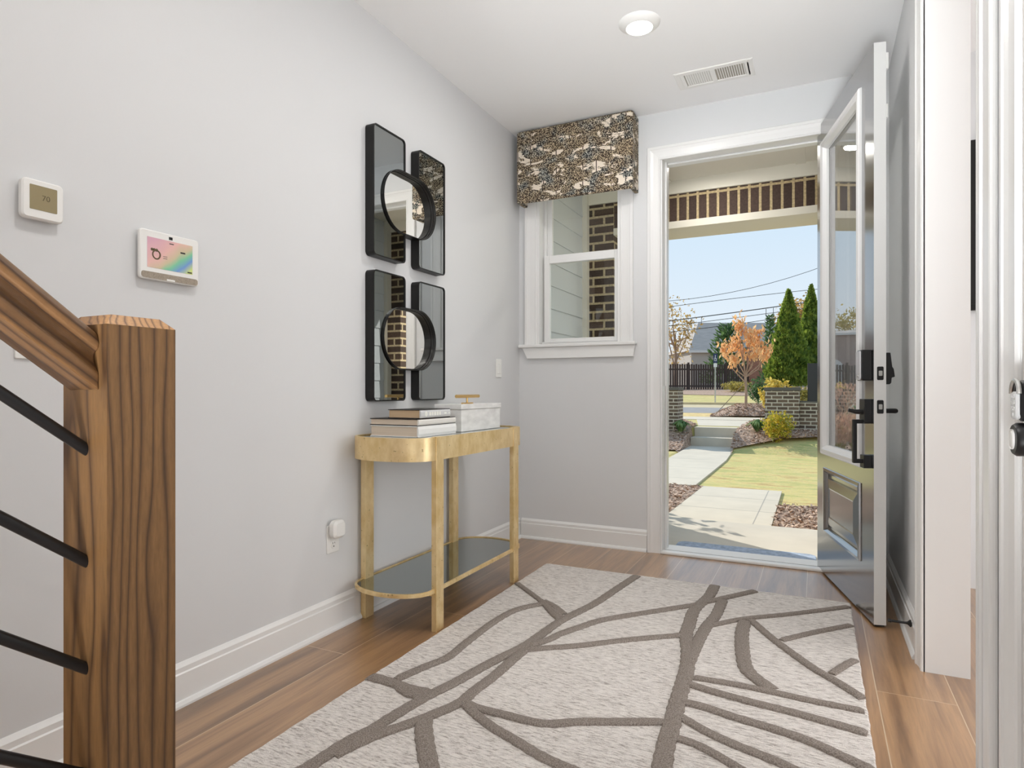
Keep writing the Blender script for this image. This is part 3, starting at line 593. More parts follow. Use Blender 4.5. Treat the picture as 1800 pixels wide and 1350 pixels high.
# two mirror sculptures: two smoked panels crossed by a clear round mirror in a deep black rim
def wall_mirror(z0, z1, zc, label):
    t_ = thing('wall_mirror', (XL, 2.59, z0), label, 'mirror', 'mirror sculptures on the left wall')
    yc, rc, hs_ = 2.568, .152, .069                       # centre, end radius and half straight length of the pill-shaped mirror
    def pill(r): return [(yc+hs_+r*math.cos(a), zc+r*math.sin(a)) for a in [-PI/2+PI*i/24 for i in range(25)]]+[(yc-hs_+r*math.cos(a), zc+r*math.sin(a)) for a in [PI/2+PI*i/24 for i in range(25)]]
    for side, (y0, y1) in ((1, (2.279, 2.526)), (-1, (2.637, 2.888))):
        rr = .022; ring = []
        for (cy, cz, a0) in ((y1-rr, z1-rr, 0), (y0+rr, z1-rr, PI/2), (y0+rr, z0+rr, PI), (y1-rr, z0+rr, 1.5*PI)):
            for k_ in range(6): a = a0+k_*PI/10; ring.append((cy+rr*math.cos(a), cz+rr*math.sin(a)))
        ye = y1 if side == 1 else y0
        path = [(ye, zc+rc)]+ring+[(ye, zc-rc)] if side == 1 else [(ye, zc-rc)]+ring[12:]+ring[:12]+[(ye, zc+rc)]
        f_ = MB().sweep(path, [(0, 0), (0, .048), (.006, .048), (.006, .044), (.008, 0)], lambda u, v, h: (XL+h, u, v)).build('panel_frame', 'frame_black', t_)
        arc = pill(rc)[25:][::-1] if side == 1 else pill(rc)[:25][::-1]
        ins = [(p[0]+(.004 if p[0] < y0+.03 else -.004 if p[0] > y1-.03 else 0), p[1]+(.004 if p[1] < z0+.03 else -.004 if p[1] > z1-.03 else 0)) for p in path]+arc
        k_ = len(ins); gl = MB(); gl.add([(XL+.0435, p[0], p[1]) for p in ins]+[(XL+.038, p[0], p[1]) for p in ins], [tuple(range(k_)), tuple(range(2*k_-1, k_-1, -1))]+[(i, (i+1) % k_, k_+(i+1) % k_, k_+i) for i in range(k_)])
        gl.build('smoked_mirror', 'mirror_smoke', f_)
    rm = MB().sweep(pill(rc), [(0, .002), (0, .054), (.003, .054), (.003, .040), (.005, .040), (.005, .026), (.008, .026), (.008, .002)], lambda u, v, h: (XL+h, u, v), True).build('round_rim', 'frame_black', t_)
    pp = pill(rc-.007); k_ = len(pp)
    MB().add([(XL+.018, *p) for p in pp]+[(XL+.014, *p) for p in pp], [tuple(range(k_)), tuple(range(2*k_-1, k_-1, -1))]+[(i, (i+1) % k_, k_+(i+1) % k_, k_+i) for i in range(k_)]).build('round_mirror', 'mirror_clear', rm)
    return t_
wall_mirror(1.639, 2.243, 1.935, 'upper pair of smoked black-framed mirrors crossed by a rounded mirror on the left wall')
wall_mirror(.969, 1.574, 1.272, 'lower pair of smoked black-framed mirrors crossed by a rounded mirror, just above the books')

# ------------------------------------------------------------------ console table
ct = thing('console_table', (-1.64, 2.625, 0), 'gold console table with rounded ends and glass lower shelf against the left wall', 'console table')
def stadium(x0, x1, y0, y1, bulge, n_=14):
    xc, hw = (x0+x1)/2, (x1-x0)/2; L = []
    for i in range(n_+1): a = PI*i/n_; L.append((xc+hw*math.cos(a), y1+bulge*math.sin(a)**.85))
    for i in range(n_+1): a = PI+PI*i/n_; L.append((xc+hw*math.cos(a), y0-bulge*abs(math.sin(a))**.85))
    return L
AX0, AX1 = -1.838, -1.440
ap = stadium(AX0, AX1, 2.225, 3.028, .132)
MB().sweep(ap, [(0, 0), (0, .098), (.010, .098), (.010, .088), (.016, .085), (.016, 0)], lambda u, v, h: (u, v, .724+h), True).build('apron', 'gold_leaf', ct, smooth=True)
ti = stadium(AX0+.011, AX1-.011, 2.225, 3.028, .122)
MB().prism(ti, 2, .806, .817).build('mirror_top', 'mirror_top', ct)
for (x0, x1) in ((-1.462, -1.437), (-1.838, -1.811)):
    for y0 in (2.224, 2.972):
        if x0 > -1.5: MB().box(x0, x1, y0, y0+.058, 0, .8235).build('leg', 'gold_leaf', ct, bevel=.0015)
        else: MB().box(x0, x1, y0, y0+.058, 0, .730).build('leg', 'gold_leaf', ct, bevel=.0015)
sh = stadium(AX0+.004, AX1-.004, 2.225, 3.028, .142)
sf = MB().sweep(sh, [(0, .002), (0, .016), (.003, .018), (.010, .018), (.010, .002)], lambda u, v, h: (u, v, .163+h), True).build('shelf_rim', 'gold_leaf', ct, smooth=True)
MB().prism(stadium(AX0+.0145, AX1-.0145, 2.225, 3.028, .132), 2, .168, .176).build('shelf_glass', 'mirror_table', sf)
for y0 in (2.215, 3.03): MB().box(-1.815, -1.46, y0, y0+.014, .152, .164).build('shelf_support', 'gold_leaf', ct)

# books, stacked
def book(nm, x0, x1, y0, y1, z0, z1, cover, spine, pg, label, cov=.0035):
    """spine along Y on the +X side, page edges on the other three"""
    b_ = thing(nm, ((x0+x1)/2, (y0+y1)/2, z0), label, 'book', 'books stacked on the console table')
    m_ = MB().box(x0, x1, y0, y1, z0, z0+cov); m_.box(x0, x1, y0, y1, z1-cov, z1)
    m_.build('cover', cover, b_, bevel=.0008)
    pr = [(x1-.006, z0), (x1-.001, z0+.001), (x1+.003, z0+(z1-z0)*.3), (x1+.003, z0+(z1-z0)*.7), (x1-.001, z1-.001), (x1-.006, z1)]
    sp = MB().prism(pr, 1, y0, y1).build('spine', spine, b_, bevel=.0008)
    MB().box(x0+.004, x1-.006, y0+.004, y1-.004, z0+cov, z1-cov).build('pages', pg, b_)
    return b_, sp
TZ = .8172
b1, sp1 = book('book', -1.785, -1.529, 2.223, 2.535, TZ+.0005, TZ+.048, 'book_white', 'book_white', 'pages_pale', 'thick white book at the bottom of the stack on the console table')
b2, sp2 = book('book', -1.790, -1.531, 2.228, 2.533, TZ+.049, TZ+.079, 'cover_dark', 'book_cream', 'pages_pale', 'middle book of the stack, dark boards and plain cream spine')
b3, sp3 = book('book', -1.703, -1.531, 2.244, 2.485, TZ+.080, TZ+.119, 'cover_dark', 'book_grey', 'pages', 'smallest book on top of the stack, pale grey spine with round emblem')
MB().lathe([(.0003, .0005), (.010, .0005), (.011, 0)], (-1.528, 2.284, TZ+.0995), 0, 20).build('spine_emblem', 'emblem', sp3)
for i, (y0, w_) in enumerate(((2.308, .014), (2.328, .012), (2.346, .016), (2.368, .014), (2.388, .012), (2.430, .020), (2.468, .008))):
    MB().box(-1.5285, -1.5276, y0, y0+w_, TZ+.092 if i < 5 else TZ+.096, TZ+.108 if i < 5 else TZ+.103).build('spine_letter', 'emblem', sp3)

# alabaster box
bxo = thing('decorative_box', (-1.62, 2.82, TZ), 'white alabaster lidded box with brass bar handle on the console table', 'box')
bm_ = MB().box(-1.692, -1.545, 2.612, 3.024, TZ+.0005, .926); bm_.build('box_body', 'alabaster', bxo, bevel=.002)
MB().box(-1.696, -1.541, 2.606, 3.030, .927, .952).build('lid', 'alabaster', bxo, bevel=.002)
hd = MB().box(-1.607, -1.593, 2.715, 2.812, .952, .958); hd.tube([(-1.60, 2.762, .957), (-1.60, 2.762, .988)], .005, 12); hd.tube([(-1.60, 2.656, .990), (-1.60, 2.881, .990)], .0085, 16)
hd.build('bar_handle', 'brass', bxo, smooth=True)

# ------------------------------------------------------------------ rug
RL = [
(.045,[(-1.235,1.213),(-1.219,1.257),(-1.207,1.392),(-1.184,1.481),(-1.174,1.570),(-1.152,1.713),(-1.118,1.847),(-1.082,2.030),(-1.034,2.224),(-1.019,2.358),(-1.006,2.515),(-.988,2.611),(-.940,2.816),(-.907,3.087),(-.875,3.341)]),
(.042,[(-1.195,1.332),(-1.182,1.379),(-1.154,1.462),(-1.108,1.547),(-1.074,1.618),(-1.032,1.729),(-1.029,1.823),(-1.020,1.942),(-1.019,2.061),(-1.016,2.203)]),
(.050,[(-1.41,1.754),(-1.317,1.750),(-1.230,1.739),(-1.158,1.745)]),
(.050,[(-1.285,1.750),(-1.215,1.717),(-1.155,1.718)]),
(.035,[(-1.312,1.776),(-1.278,1.900),(-1.246,2.005),(-1.253,2.158),(-1.257,2.393),(-1.234,2.573),(-1.156,2.709)]),
(.030,[(-1.405,2.940),(-1.203,2.761),(-1.103,2.664),(-1.017,2.586)]),
(.040,[(-1.176,2.746),(-1.097,2.696),(-1.020,2.622)]),
(.030,[(-1.171,2.733),(-1.071,2.611),(-1.017,2.558)]),
(.032,[(-1.012,2.195),(-.940,2.250),(-.839,2.323),(-.684,2.461),(-.495,2.608)]),
(.035,[(-1.014,2.234),(-.968,2.330),(-.950,2.398),(-.903,2.502),(-.835,2.634),(-.655,2.841),(-.519,2.992),(-.491,3.035),(-.395,3.172),(-.274,3.344)]),
(.055,[(-.470,3.352),(-.473,3.150),(-.502,2.943),(-.491,2.739),(-.482,2.626),(-.444,2.455),(-.422,2.317),(-.412,2.189),(-.403,2.045),(-.391,1.897),(-.384,1.786),(-.370,1.671),(-.356,1.564),(-.33,1.30),(-.36,.96)]),
(.050,[(-.404,3.137),(-.404,2.909),(-.421,2.749),(-.426,2.544),(-.425,2.369)]),
(.030,[(-.408,2.767),(-.283,2.916),(-.102,3.069),(.136,3.291)]),
(.055,[(-.280,2.891),(-.276,2.727),(-.250,2.510),(-.226,2.395),(-.188,2.330),(-.135,2.270)]),
(.035,[(-.259,2.915),(-.162,2.737),(-.087,2.619),(-.007,2.502),(.065,2.421),(.138,2.330)]),
(.030,[(-.126,2.733),(-.008,2.880),(.136,3.040)]),
(.030,[(.048,2.486),(.094,2.586),(.132,2.655)]),
(.030,[(-.389,2.240),(-.255,2.250),(-.133,2.248),(-.018,2.240),(.135,2.240)]),
(.035,[(-.402,2.186),(-.306,2.164),(-.185,2.145),(-.071,2.134),(.036,2.117),(.134,2.100)]),
(.035,[(-.395,2.049),(-.319,2.046),(-.230,2.024),(-.119,2.005),(-.015,1.977),(.097,1.919),(.135,1.900)]),
(.035,[(-.384,1.962),(-.297,1.907),(-.212,1.870),(-.109,1.838),(-.014,1.800),(.135,1.757)]),
(.030,[(-.372,1.831),(-.311,1.822),(-.255,1.797),(-.190,1.759),(-.101,1.705),(.13,1.56)]),
(.035,[(-1.030,1.744),(-.955,1.727),(-.874,1.728),(-.777,1.728),(-.719,1.742),(-.646,1.790),(-.541,1.841),(-.415,1.903)]),
(.035,[(-1.030,1.744),(-.948,1.692),(-.865,1.648),(-.774,1.614),(-.681,1.577),(-.602,1.558),(-.507,1.542),(-.37,1.50)]),
(.055,[(-1.081,1.602),(-1.033,1.532),(-.972,1.455),(-.926,1.400),(-.871,1.330),(-.80,1.12),(-.82,.96)]),
]
rg = MB(); RX0, RX1, RY0, RY1, RZ = -1.416, .145, .925, 3.364, .013
def wob(a): return .0012*math.sin(a*61)+.0010*math.sin(a*213)
ed = []
N_ = 90
for i in range(N_): u = i/N_; ed.append((RX0+(RX1-RX0)*u, RY0+wob(u*3)))
for i in range(N_): u = i/N_; ed.append((RX1+wob(u*3+9), RY0+(RY1-RY0)*u))
for i in range(N_): u = i/N_; ed.append((RX1-(RX1-RX0)*u, RY1+wob(u*3+4)))
for i in range(N_): u = i/N_; ed.append((RX0+wob(u*3+6), RY1-(RY1-RY0)*u))
n_ = len(ed); cxy = ((RX0+RX1)/2, (RY0+RY1)/2)
sc_ = lambda p, d_: (p[0]+(d_ if p[0] < cxy[0] else -d_)*(1 if abs(p[0]-(RX0 if p[0] < cxy[0] else RX1)) < .02 else 0), p[1]+(d_ if p[1] < cxy[1] else -d_)*(1 if abs(p[1]-(RY0 if p[1] < cxy[1] else RY1)) < .02 else 0))
vs = [(p[0], p[1], .0005) for p in ed]+[(p[0], p[1], RZ-.004) for p in ed]+[(*sc_(p, .005), RZ) for p in ed]
rg.add(vs, [(i, (i+1) % n_, n_+(i+1) % n_, n_+i) for i in range(n_)]+[(n_+i, n_+(i+1) % n_, 2*n_+(i+1) % n_, 2*n_+i) for i in range(n_)]+[tuple(2*n_+i for i in range(n_)), tuple(range(n_-1, -1, -1))], 0)
def crom(pts, step=.012):
    P = [Vector((*p, 0)) for p in pts]; P = [2*P[0]-P[1]]+P+[2*P[-1]-P[-2]]; out = []
    for i in range(1, len(P)-2):
        k_ = max(2, int((P[i+1]-P[i]).length/step))
        for j in range(k_):
            s_ = j/k_; a, b_, c_, d_ = P[i-1:i+3]
            out.append(.5*(2*b_+(c_-a)*s_+(2*a-5*b_+4*c_-d_)*s_*s_+(3*b_-a-3*c_+d_)*s_**3))
    out.append(P[-2]); return out
for idx, (w_, pts) in enumerate(RL):
    C_ = crom(pts); prof = [(-.5, 0), (-.47, .55), (-.36, .85), (0, 1), (.36, .85), (.47, .55), (.5, 0)]; vs = []
    hh = .011+.0005*(idx % 5)
    for i, p in enumerate(C_):
        d_ = (C_[min(i+1, len(C_)-1)]-C_[max(i-1, 0)]).normalized(); nn = Vector((-d_.y, d_.x, 0))
        ww = w_*(1+.05*math.sin(i*1.7+idx)+.04*R.uniform(-1, 1)); en = 1 if 0 < i < len(C_)-1 else .6
        for o_, h_ in prof: q = p+nn*o_*ww; vs.append((min(max(q.x, RX0), RX1), min(q.y, RY1), RZ-.001+hh*h_*en))
    k_ = len(prof); fs = [(i*k_+q, i*k_+q+1, (i+1)*k_+q+1, (i+1)*k_+q) for i in range(len(C_)-1) for q in range(k_-1)]
    fs += [tuple(range(k_)), tuple((len(C_)-1)*k_+q for q in range(k_-1, -1, -1))]
    rg.add(vs, fs, 1)
rug = rg.build('area_rug', ['rug_pile', 'rug_ridge'], o=(-.63, 2.15, 0), recalc=False)
tag(rug, 'large beige rug with raised taupe branching lines on the wood floor', 'rug')

# ------------------------------------------------------------------ stair railing and stairs
NX0, NX1, NY0, NY1 = -.843, -.755, .455, .543
sr = thing('stair_railing', ((NX0+NX1)/2, (NY0+NY1)/2, 0), 'stained oak newel post with sloping handrail and black rods at left', 'stair railing')
nm_ = MB(); c_ = .013; zt = 1.112
B4 = [(NX0, NY0), (NX1, NY0), (NX1, NY1), (NX0, NY1)]; T4 = [(NX0+c_, NY0+c_), (NX1-c_, NY0+c_), (NX1-c_, NY1-c_), (NX0+c_, NY1-c_)]
nm_.add([(*p, 0) for p in B4]+[(*p, zt-.013) for p in B4], [(3, 2, 1, 0), (0, 1, 5, 4), (1, 2, 6, 5), (2, 3, 7, 6), (3, 0, 4, 7)], 0)
nm_.add([(*p, zt-.013) for p in B4]+[(*p, zt) for p in T4], [(0, 1, 5, 4), (1, 2, 6, 5), (2, 3, 7, 6), (3, 0, 4, 7), (4, 5, 6, 7)], 1)
nm_.build('newel_post', ['oak_post', 'oak_end'], sr)
SL = .78
def slope_prism(prof, y0, y1, mat, nm, par=sr):
    """prof in (x, z at the newel), swept along -Y rising"""
    m_ = MB(); vs = []; k_ = len(prof)
    for y in (y0, y1):
        for x, z in prof: vs.append((x, y, z+SL*(NY0-y)))
    m_.add(vs, [(i, (i+1) % k_, k_+(i+1) % k_, k_+i) for i in range(k_)]+[tuple(range(k_)), tuple(range(2*k_-1, k_-1, -1))])
    return m_.build(nm, mat, par, smooth=False, bevel=.002)
hx = -.800
hp = [(hx-.030, 1.020), (hx+.030, 1.020), (hx+.030, 1.040), (hx+.026, 1.045), (hx+.021, 1.056), (hx+.022, 1.064), (hx+.029, 1.069), (hx+.031, 1.077), (hx+.027, 1.087), (hx+.015, 1.093),
      (hx-.015, 1.093), (hx-.027, 1.087), (hx-.031, 1.077), (hx-.029, 1.069), (hx-.022, 1.064), (hx-.021, 1.056), (hx-.026, 1.045), (hx-.030, 1.040)]
slope_prism(hp, NY0, -1.6, 'oak_rail', 'handrail')
for z0 in (.946, .810, .680, .550):
    MB().tube([(-.798, NY0+.004, z0), (-.798, -1.6, z0+SL*(NY0+1.6))], .0068, 14).build('railing_rod', 'metal_black', sr, smooth=True)
stp = MB()
for i in range(9): stp.box(XL+.03, -.76, .50-.243*(i+1), .50-.243*i, 0, .19*(i+1))
struct(stp, 'stairs', 'oak_planks')

# ------------------------------------------------------------------ ceiling fittings
cl_ = thing('ceiling_light', (-.755, 2.93, ZC), 'round recessed ceiling light glowing in the white ceiling', 'ceiling light')
MB().lathe([(.098, 0), (.096, -.006), (.066, -.026), (.062, -.026), (.060, -.010)], (-.755, 2.93, ZC), 2, 40).build('trim_ring', 'plastic_white', cl_, smooth=True)
MB().lathe([(.0005, -.024), (.061, -.024), (.061, -.012), (.0005, -.012)], (-.755, 2.93, ZC), 2, 32).build('lens', 'lens_glow', cl_)
ln = area('hall_and_fill_light', (-.755, 2.93, ZC-.03), (0, 0, 0), .12, .12, 8, (1, .97, .93), 'DISK')
for i, (x, y) in enumerate(((-.755, 1.0), (-.755, -1.8), (2.0, -1.2), (2.2, 1.9))):
    area('hall_and_fill_light', (x, y, ZC-.03), (0, 0, 0), .14, .14, 9, (1, .97, .93), 'DISK')  # unseen ceiling lamps without fixtures, added for interior brightness

ve = thing('ceiling_vent', (-.507, 3.59, ZC), 'white slatted air vent in the ceiling above the entrance', 'ceiling vent')
vf = MB(); vf.sweep([(-.711, 3.490), (-.302, 3.490), (-.302, 3.690), (-.711, 3.690)], [(0, 0), (0, .003), (.006, .006), (.030, .006), (.034, .002), (.034, 0)], lambda u, v, h: (u, v, ZC-h), True)
vf.box(-.520, -.497, 3.522, 3.660, ZC-.006, ZC); vf.box(-.68, -.66, 3.52, 3.66, ZC-.006, ZC); vf.box(-.345, -.325, 3.52, 3.66, ZC-.006, ZC)
vfr = vf.build('vent_frame', 'plastic_white', ve)
MB().box(-.70, -.31, 3.50, 3.68, ZC-.0012, ZC).build('vent_recess', 'seam_grey', ve)
for i in range(12):
    x = -.655+i*.0118; MB().add([(x, 3.524, ZC-.005), (x+.009, 3.524, ZC-.0015), (x+.009, 3.658, ZC-.0015), (x, 3.658, ZC-.005)], [(0, 1, 2, 3)]).build('slat', 'plastic_white', ve)
for i in range(12):
    x = -.488+i*.0122; MB().add([(x, 3.524, ZC-.0015), (x+.0065, 3.524, ZC-.005), (x+.0065, 3.658, ZC-.005), (x, 3.658, ZC-.0015)], [(0, 1, 2, 3)]).build('slat', 'plastic_white', ve)

# side room seen through the slit of the opening
pf = thing('picture_frame', (.80, YB, 1.43), 'dark framed picture in the side room, glimpsed through the opening', 'picture')
MB().box(.64, 1.05, YB-.03, YB, 1.43, 2.30).build('frame', 'frame_black', pf, bevel=.003)
MB().box(.67, 1.02, YB-.033, YB-.029, 1.46, 2.27).build('print', 'frame_black', pf)

# ------------------------------------------------------------------ porch
PZ, PF = -.17, 5.93
struct(MB().box(-2.0, 1.2, YE+.0, PF, PZ-.15, PZ), 'porch_floor', 'concrete_porch')
def siding(nm, x, y0, y1, z0, z1, side, ex=.185):
    """lap boards: each course leans out at its lower edge"""
    m_ = MB(); z = z0; i = 0
    while z < z1:
        zt_ = min(z+ex, z1)
        m_.prism([(x, z), (x+side*.012, z), (x+side*.003, zt_), (x, zt_)], 1, y0, y1) if True else None
        z += ex
    m_.box(x-side*.14, x, y0, y1, z0, z1)
    return struct(m_, nm, 'siding_paint')
siding('wall_porch_left', -1.935, YE, 5.44, PZ, 2.84, 1)
siding('wall_porch_right', .555, YE, 5.44, PZ, 2.84, -1)
struct(MB().box(-1.96, -1.885, 5.43, 5.499, PZ, 2.84), 'trim_9', 'porch_cream')
struct(MB().box(.50, .58, 5.43, 5.499, PZ, 2.84), 'trim_10', 'porch_cream')
struct(MB().box(-2.02, -1.655, 5.50, 5.90, PZ, 2.722), 'pillar_left', 'brick_dark')
struct(MB().box(.33, .80, 5.50, 5.90, PZ, 2.722), 'pillar_right', 'brick_dark')
struct(MB().box(-1.654, .329, 5.502, 5.90, 2.488, 2.722), 'beam_porch', 'brick_soldier')
struct(MB().box(-1.654, .329, 5.495, 5.905, 2.427, 2.487), 'lintel_porch', 'porch_cream')
struct(MB().box(-2.02, .80, 5.48, 5.90, 2.723, 2.86), 'trim_11', 'porch_cream')
pcl = MB().box(-2.2, 1.2, YE, 6.2, 2.834, 2.96); pcl.box(-.147, -.076, YE, 5.48, 2.822, 2.835); pcl.box(-1.2, -1.13, YE, 5.48, 2.822, 2.835)
struct(pcl, 'ceiling_porch', 'porch_cream')
plt = thing('porch_light', (-.75, 5.0, 2.834), 'glowing round porch ceiling light reflected in the door glass', 'ceiling light')
MB().lathe([(.085, 0), (.085, -.012), (.07, -.016)], (-.75, 5.0, 2.834), 2, 28).build('trim_ring', 'plastic_white', plt, smooth=True)
MB().lathe([(.0005, -.018), (.07, -.016), (.07, -.004)], (-.75, 5.0, 2.834), 2, 28).build('lens', 'porch_lens', plt, smooth=True)
pa = area('porch_lamp', (-.75, 5.0, 2.812), (0, 0, 0), .13, .13, 7, (1, .97, .92), 'DISK', spread=PI)
dm = MB().chamfer(-.965, .0, 4.36, 4.975, PZ+.0005, PZ+.014, 2, .06, c2=.004).build('doormat', 'mat_blue', o=(-.48, 4.55, PZ))
tag(dm, 'faded blue-grey doormat on the porch just outside the threshold', 'doormat')

# ------------------------------------------------------------------ ground
KP = [(-60, -.21), (12.85, -.21), (14.1, .16), (14.8, .20), (19.7, .20), (20.8, .27), (24.3, .36), (28, .40), (34.3, .70), (38, .98), (45, 1.15), (90, 1.7)]
def prof(y):
    for (a, za), (b_, zb) in zip(KP, KP[1:]):
        if y <= b_: return za+(zb-za)*(y-a)/(b_-a)
    return KP[-1][1]
def strip(pairs, h, n_=8, bumpf=None, mi=0, mb=None):
    """pairs of ((x, y), (x, y)) lofted over the ground profile, h above it"""
    mb = mb or MB(); vs = []
    for (a, b_) in pairs:
        for k_ in range(n_+1):
            s_ = k_/n_; x = a[0]+(b_[0]-a[0])*s_; y = a[1]+(b_[1]-a[1])*s_
            vs.append((x, y, prof(y)+h+(bumpf(x, y) if bumpf else 0)))
    q = n_+1
    return mb.add(vs, [(i*q+k_, i*q+k_+1, (i+1)*q+k_+1, (i+1)*q+k_) for i in range(len(pairs)-1) for k_ in range(n_)], mi)
def band(y0, y1, h, x0=-45, x1=40, n_=6): return strip([((x0, y0), (x0, y1)), ((x1, y0), (x1, y1))], h, n_)
ys = [PF-2.5, PF, 9, 12.85, 13.3, 13.7, 14.1, 14.8, 17, 19.7, 20.8, 24.3, 28, 30, 32, 34.3, 38, 45, 90]
gr = MB(); xs = [-45, -8, -4, -2.52, -2.47, -1.53, -1.48, 0, 2, 6, 40]; q = len(xs)
ys = sorted(ys+[14.37, 14.39])
vs = [(x, y, -.23 if (-2.5 < x < -1.5 and 12 < y < 14.38) else prof(y)) for y in ys for x in xs]
gr.add(vs, [(j*q+i, j*q+i+1, (j+1)*q+i+1, (j+1)*q+i) for j in range(len(ys)-1) for i in range(q-1)])
struct(gr, 'lawn', 'lawn_grass', recalc=False)
# concrete walk: pad, path, steps, upper walk
wk = MB()
def slab(m_, poly, z0, z1): m_.prism(poly, 2, z0, z1)
slab(wk, [(-1.31, PF+.004), (-.36, PF+.004), (-.372, 8.13), (-1.28, 8.13)], -.30, -.185)
struct(wk, 'path_pad', 'concrete')
w2 = MB(); slab(w2, [(-2.36, 8.14), (-1.385, 8.14), (-1.39, 9.4), (-1.40, 11.3), (-1.54, 13.96), (-2.47, 13.96), (-2.36, 11)], -.30, -.185)
struct(w2, 'path_walk', 'concrete')
sm = MB()
for y_ in (8.75, 10.0, 11.25, 12.5): sm.box(-2.35, -1.42, y_, y_+.012, -.186, -.1845)
for y_ in (6.65, 7.4): sm.box(-1.29, -.37, y_, y_+.010, -.186, -.1845)
sm.box(-.52, -.51, PF+.02, 8.1, -.186, -.1845); sm.box(-1.39, -1.27, 8.128, 8.142, -.19, -.1842)
struct(sm, 'path_joints', 'seam_grey')
stps = MB().box(-2.47, -1.53, 13.96, 14.36, -.3, -.005); stps.box(-2.45, -1.50, 14.36, 14.9, -.3, .195); slab(stps, [(-2.46, 14.9), (-1.50, 14.9), (-1.62, 17.9), (-3.0, 17.9)], -.2, .207)
struct(stps, 'path_steps', 'concrete')
swk = MB(); slab(swk, [(-30, 17.905), (30, 17.905), (30, 19.7), (-30, 19.7)], 0, .215)
struct(swk, 'sidewalk', 'concrete')
struct(band(19.71, 20.9, .012), 'verge', 'straw', recalc=False)
struct(band(20.9, 24.3, .014), 'road', 'road_asphalt', recalc=False)
kb = band(24.3, 27.6, .012); kb.box(-45, 40, 27.6, 27.9, .35, .50)
struct(kb, 'kerb', 'kerb_tan')
# mulch beds: ground mesh plus thousands of loose bark chips, one stuff object each
def mulch(nm, pairs, n_, label, bumpf=None, size=.06, h=.02, bank=None):
    m_ = strip(pairs, h, 10, bumpf, 0); tot = []
    if bank:
        yy = [12.6+.1*i for i in range(24)]; x0, x1 = bank
        m_.add([(x0, y, prof(y)+h+.004) for y in yy]+[(x1, y, -.215) for y in yy], [(i, i+1, 24+i+1, 24+i) for i in range(23)], 0)
    for (a, b_), (c_, d_) in zip(pairs, pairs[1:]): tot.append((abs((c_[0]-a[0])*(b_[1]-a[1]))+abs((d_[0]-b_[0])*(d_[1]-c_[1])), a, b_, c_, d_))
    S = sum(x[0] for x in tot)
    for A_, a, b_, c_, d_ in tot:
        for _ in range(int(n_*A_/S)):
            u, v = R.random(), R.random()
            x = (a[0]*(1-u)+c_[0]*u)*(1-v)+(b_[0]*(1-u)+d_[0]*u)*v; y = (a[1]*(1-u)+c_[1]*u)*(1-v)+(b_[1]*(1-u)+d_[1]*u)*v
            z = prof(y)+h+(bumpf(x, y) if bumpf else 0)+R.uniform(.002, .02)
            d = Vector((R.gauss(0, 1), R.gauss(0, 1), R.gauss(0, .3))).normalized()
            m_.leaf((x, y, z), size*R.uniform(.6, 1.5), 1, .35, d, Vector((R.gauss(0, .5), R.gauss(0, .5), 1)))
    o_ = m_.build(nm, ['mulch_ground', 'mulch'], recalc=False); tag(o_, label, 'mulch', kind='stuff'); return o_
mulch('mulch_bed', [((-.345, PF+.02), (-.36, 7.18)), ((.6, PF+.02), (.6, 7.2)), ((2.4, PF+.02), (2.4, 7.1))], 5200, 'bark mulch bed beside the porch, right of the concrete pad')
mulch('mulch_bed', [((-3.2, PF+.02), (-3.2, 8.1)), ((-2.2, PF+.02), (-2.2, 8.12)), ((-1.32, PF+.02), (-1.29, 8.12))], 3200, 'bark mulch bed beside the porch, left of the concrete pad')
hb = lambda x, y: .06*math.sin(max(0, min(1, (y-13.0)/1.2))*PI)
mulch('mulch_bed', [((-1.535, 13.0), (-1.50, 17.8)), ((-.6, 13.5), (-.6, 17.8)), ((.6, 14.0 if False else 13.75), (.6, 17.8)), ((3.5, 13.6), (3.5, 17.8))], 8000, 'sloping bark mulch bed right of the concrete steps', hb, .075, .03, (-1.475, -1.545))
mulch('mulch_bed', [((-6, 12.9), (-6, 17.8)), ((-3.4, 12.7), (-3.4, 17.8)), ((-2.465, 12.75), (-2.5, 15.0))], 4500, 'shaded bark mulch bed left of the concrete steps', None, .075, .03, (-2.525, -2.455))
mb_ = lambda x, y: .30*max(0, math.sin(max(0, min(1, (y-19.72)/1.9))*PI))**.7*min(1, (x+2.95)/.7)
mulch('mulch_bed', [((-2.93, 19.75), (-2.93, 20.3)), ((-2.2, 19.75), (-2.2, 21.5)), ((-1, 19.75), (-1, 21.6)), ((3, 19.75), (3, 21.6))], 4200, 'bark mulch island around the young orange tree', mb_, .09, .02)
struct(strip([((-45, 33.9+3), (-45, 60)), ((-8.3, 35.6), (-8.3, 60)), ((-3.5, 34.6), (-3.5, 60)), ((8, 37), (8, 60))], .02, 10), 'ground_bed', 'mulch_ground', recalc=False)

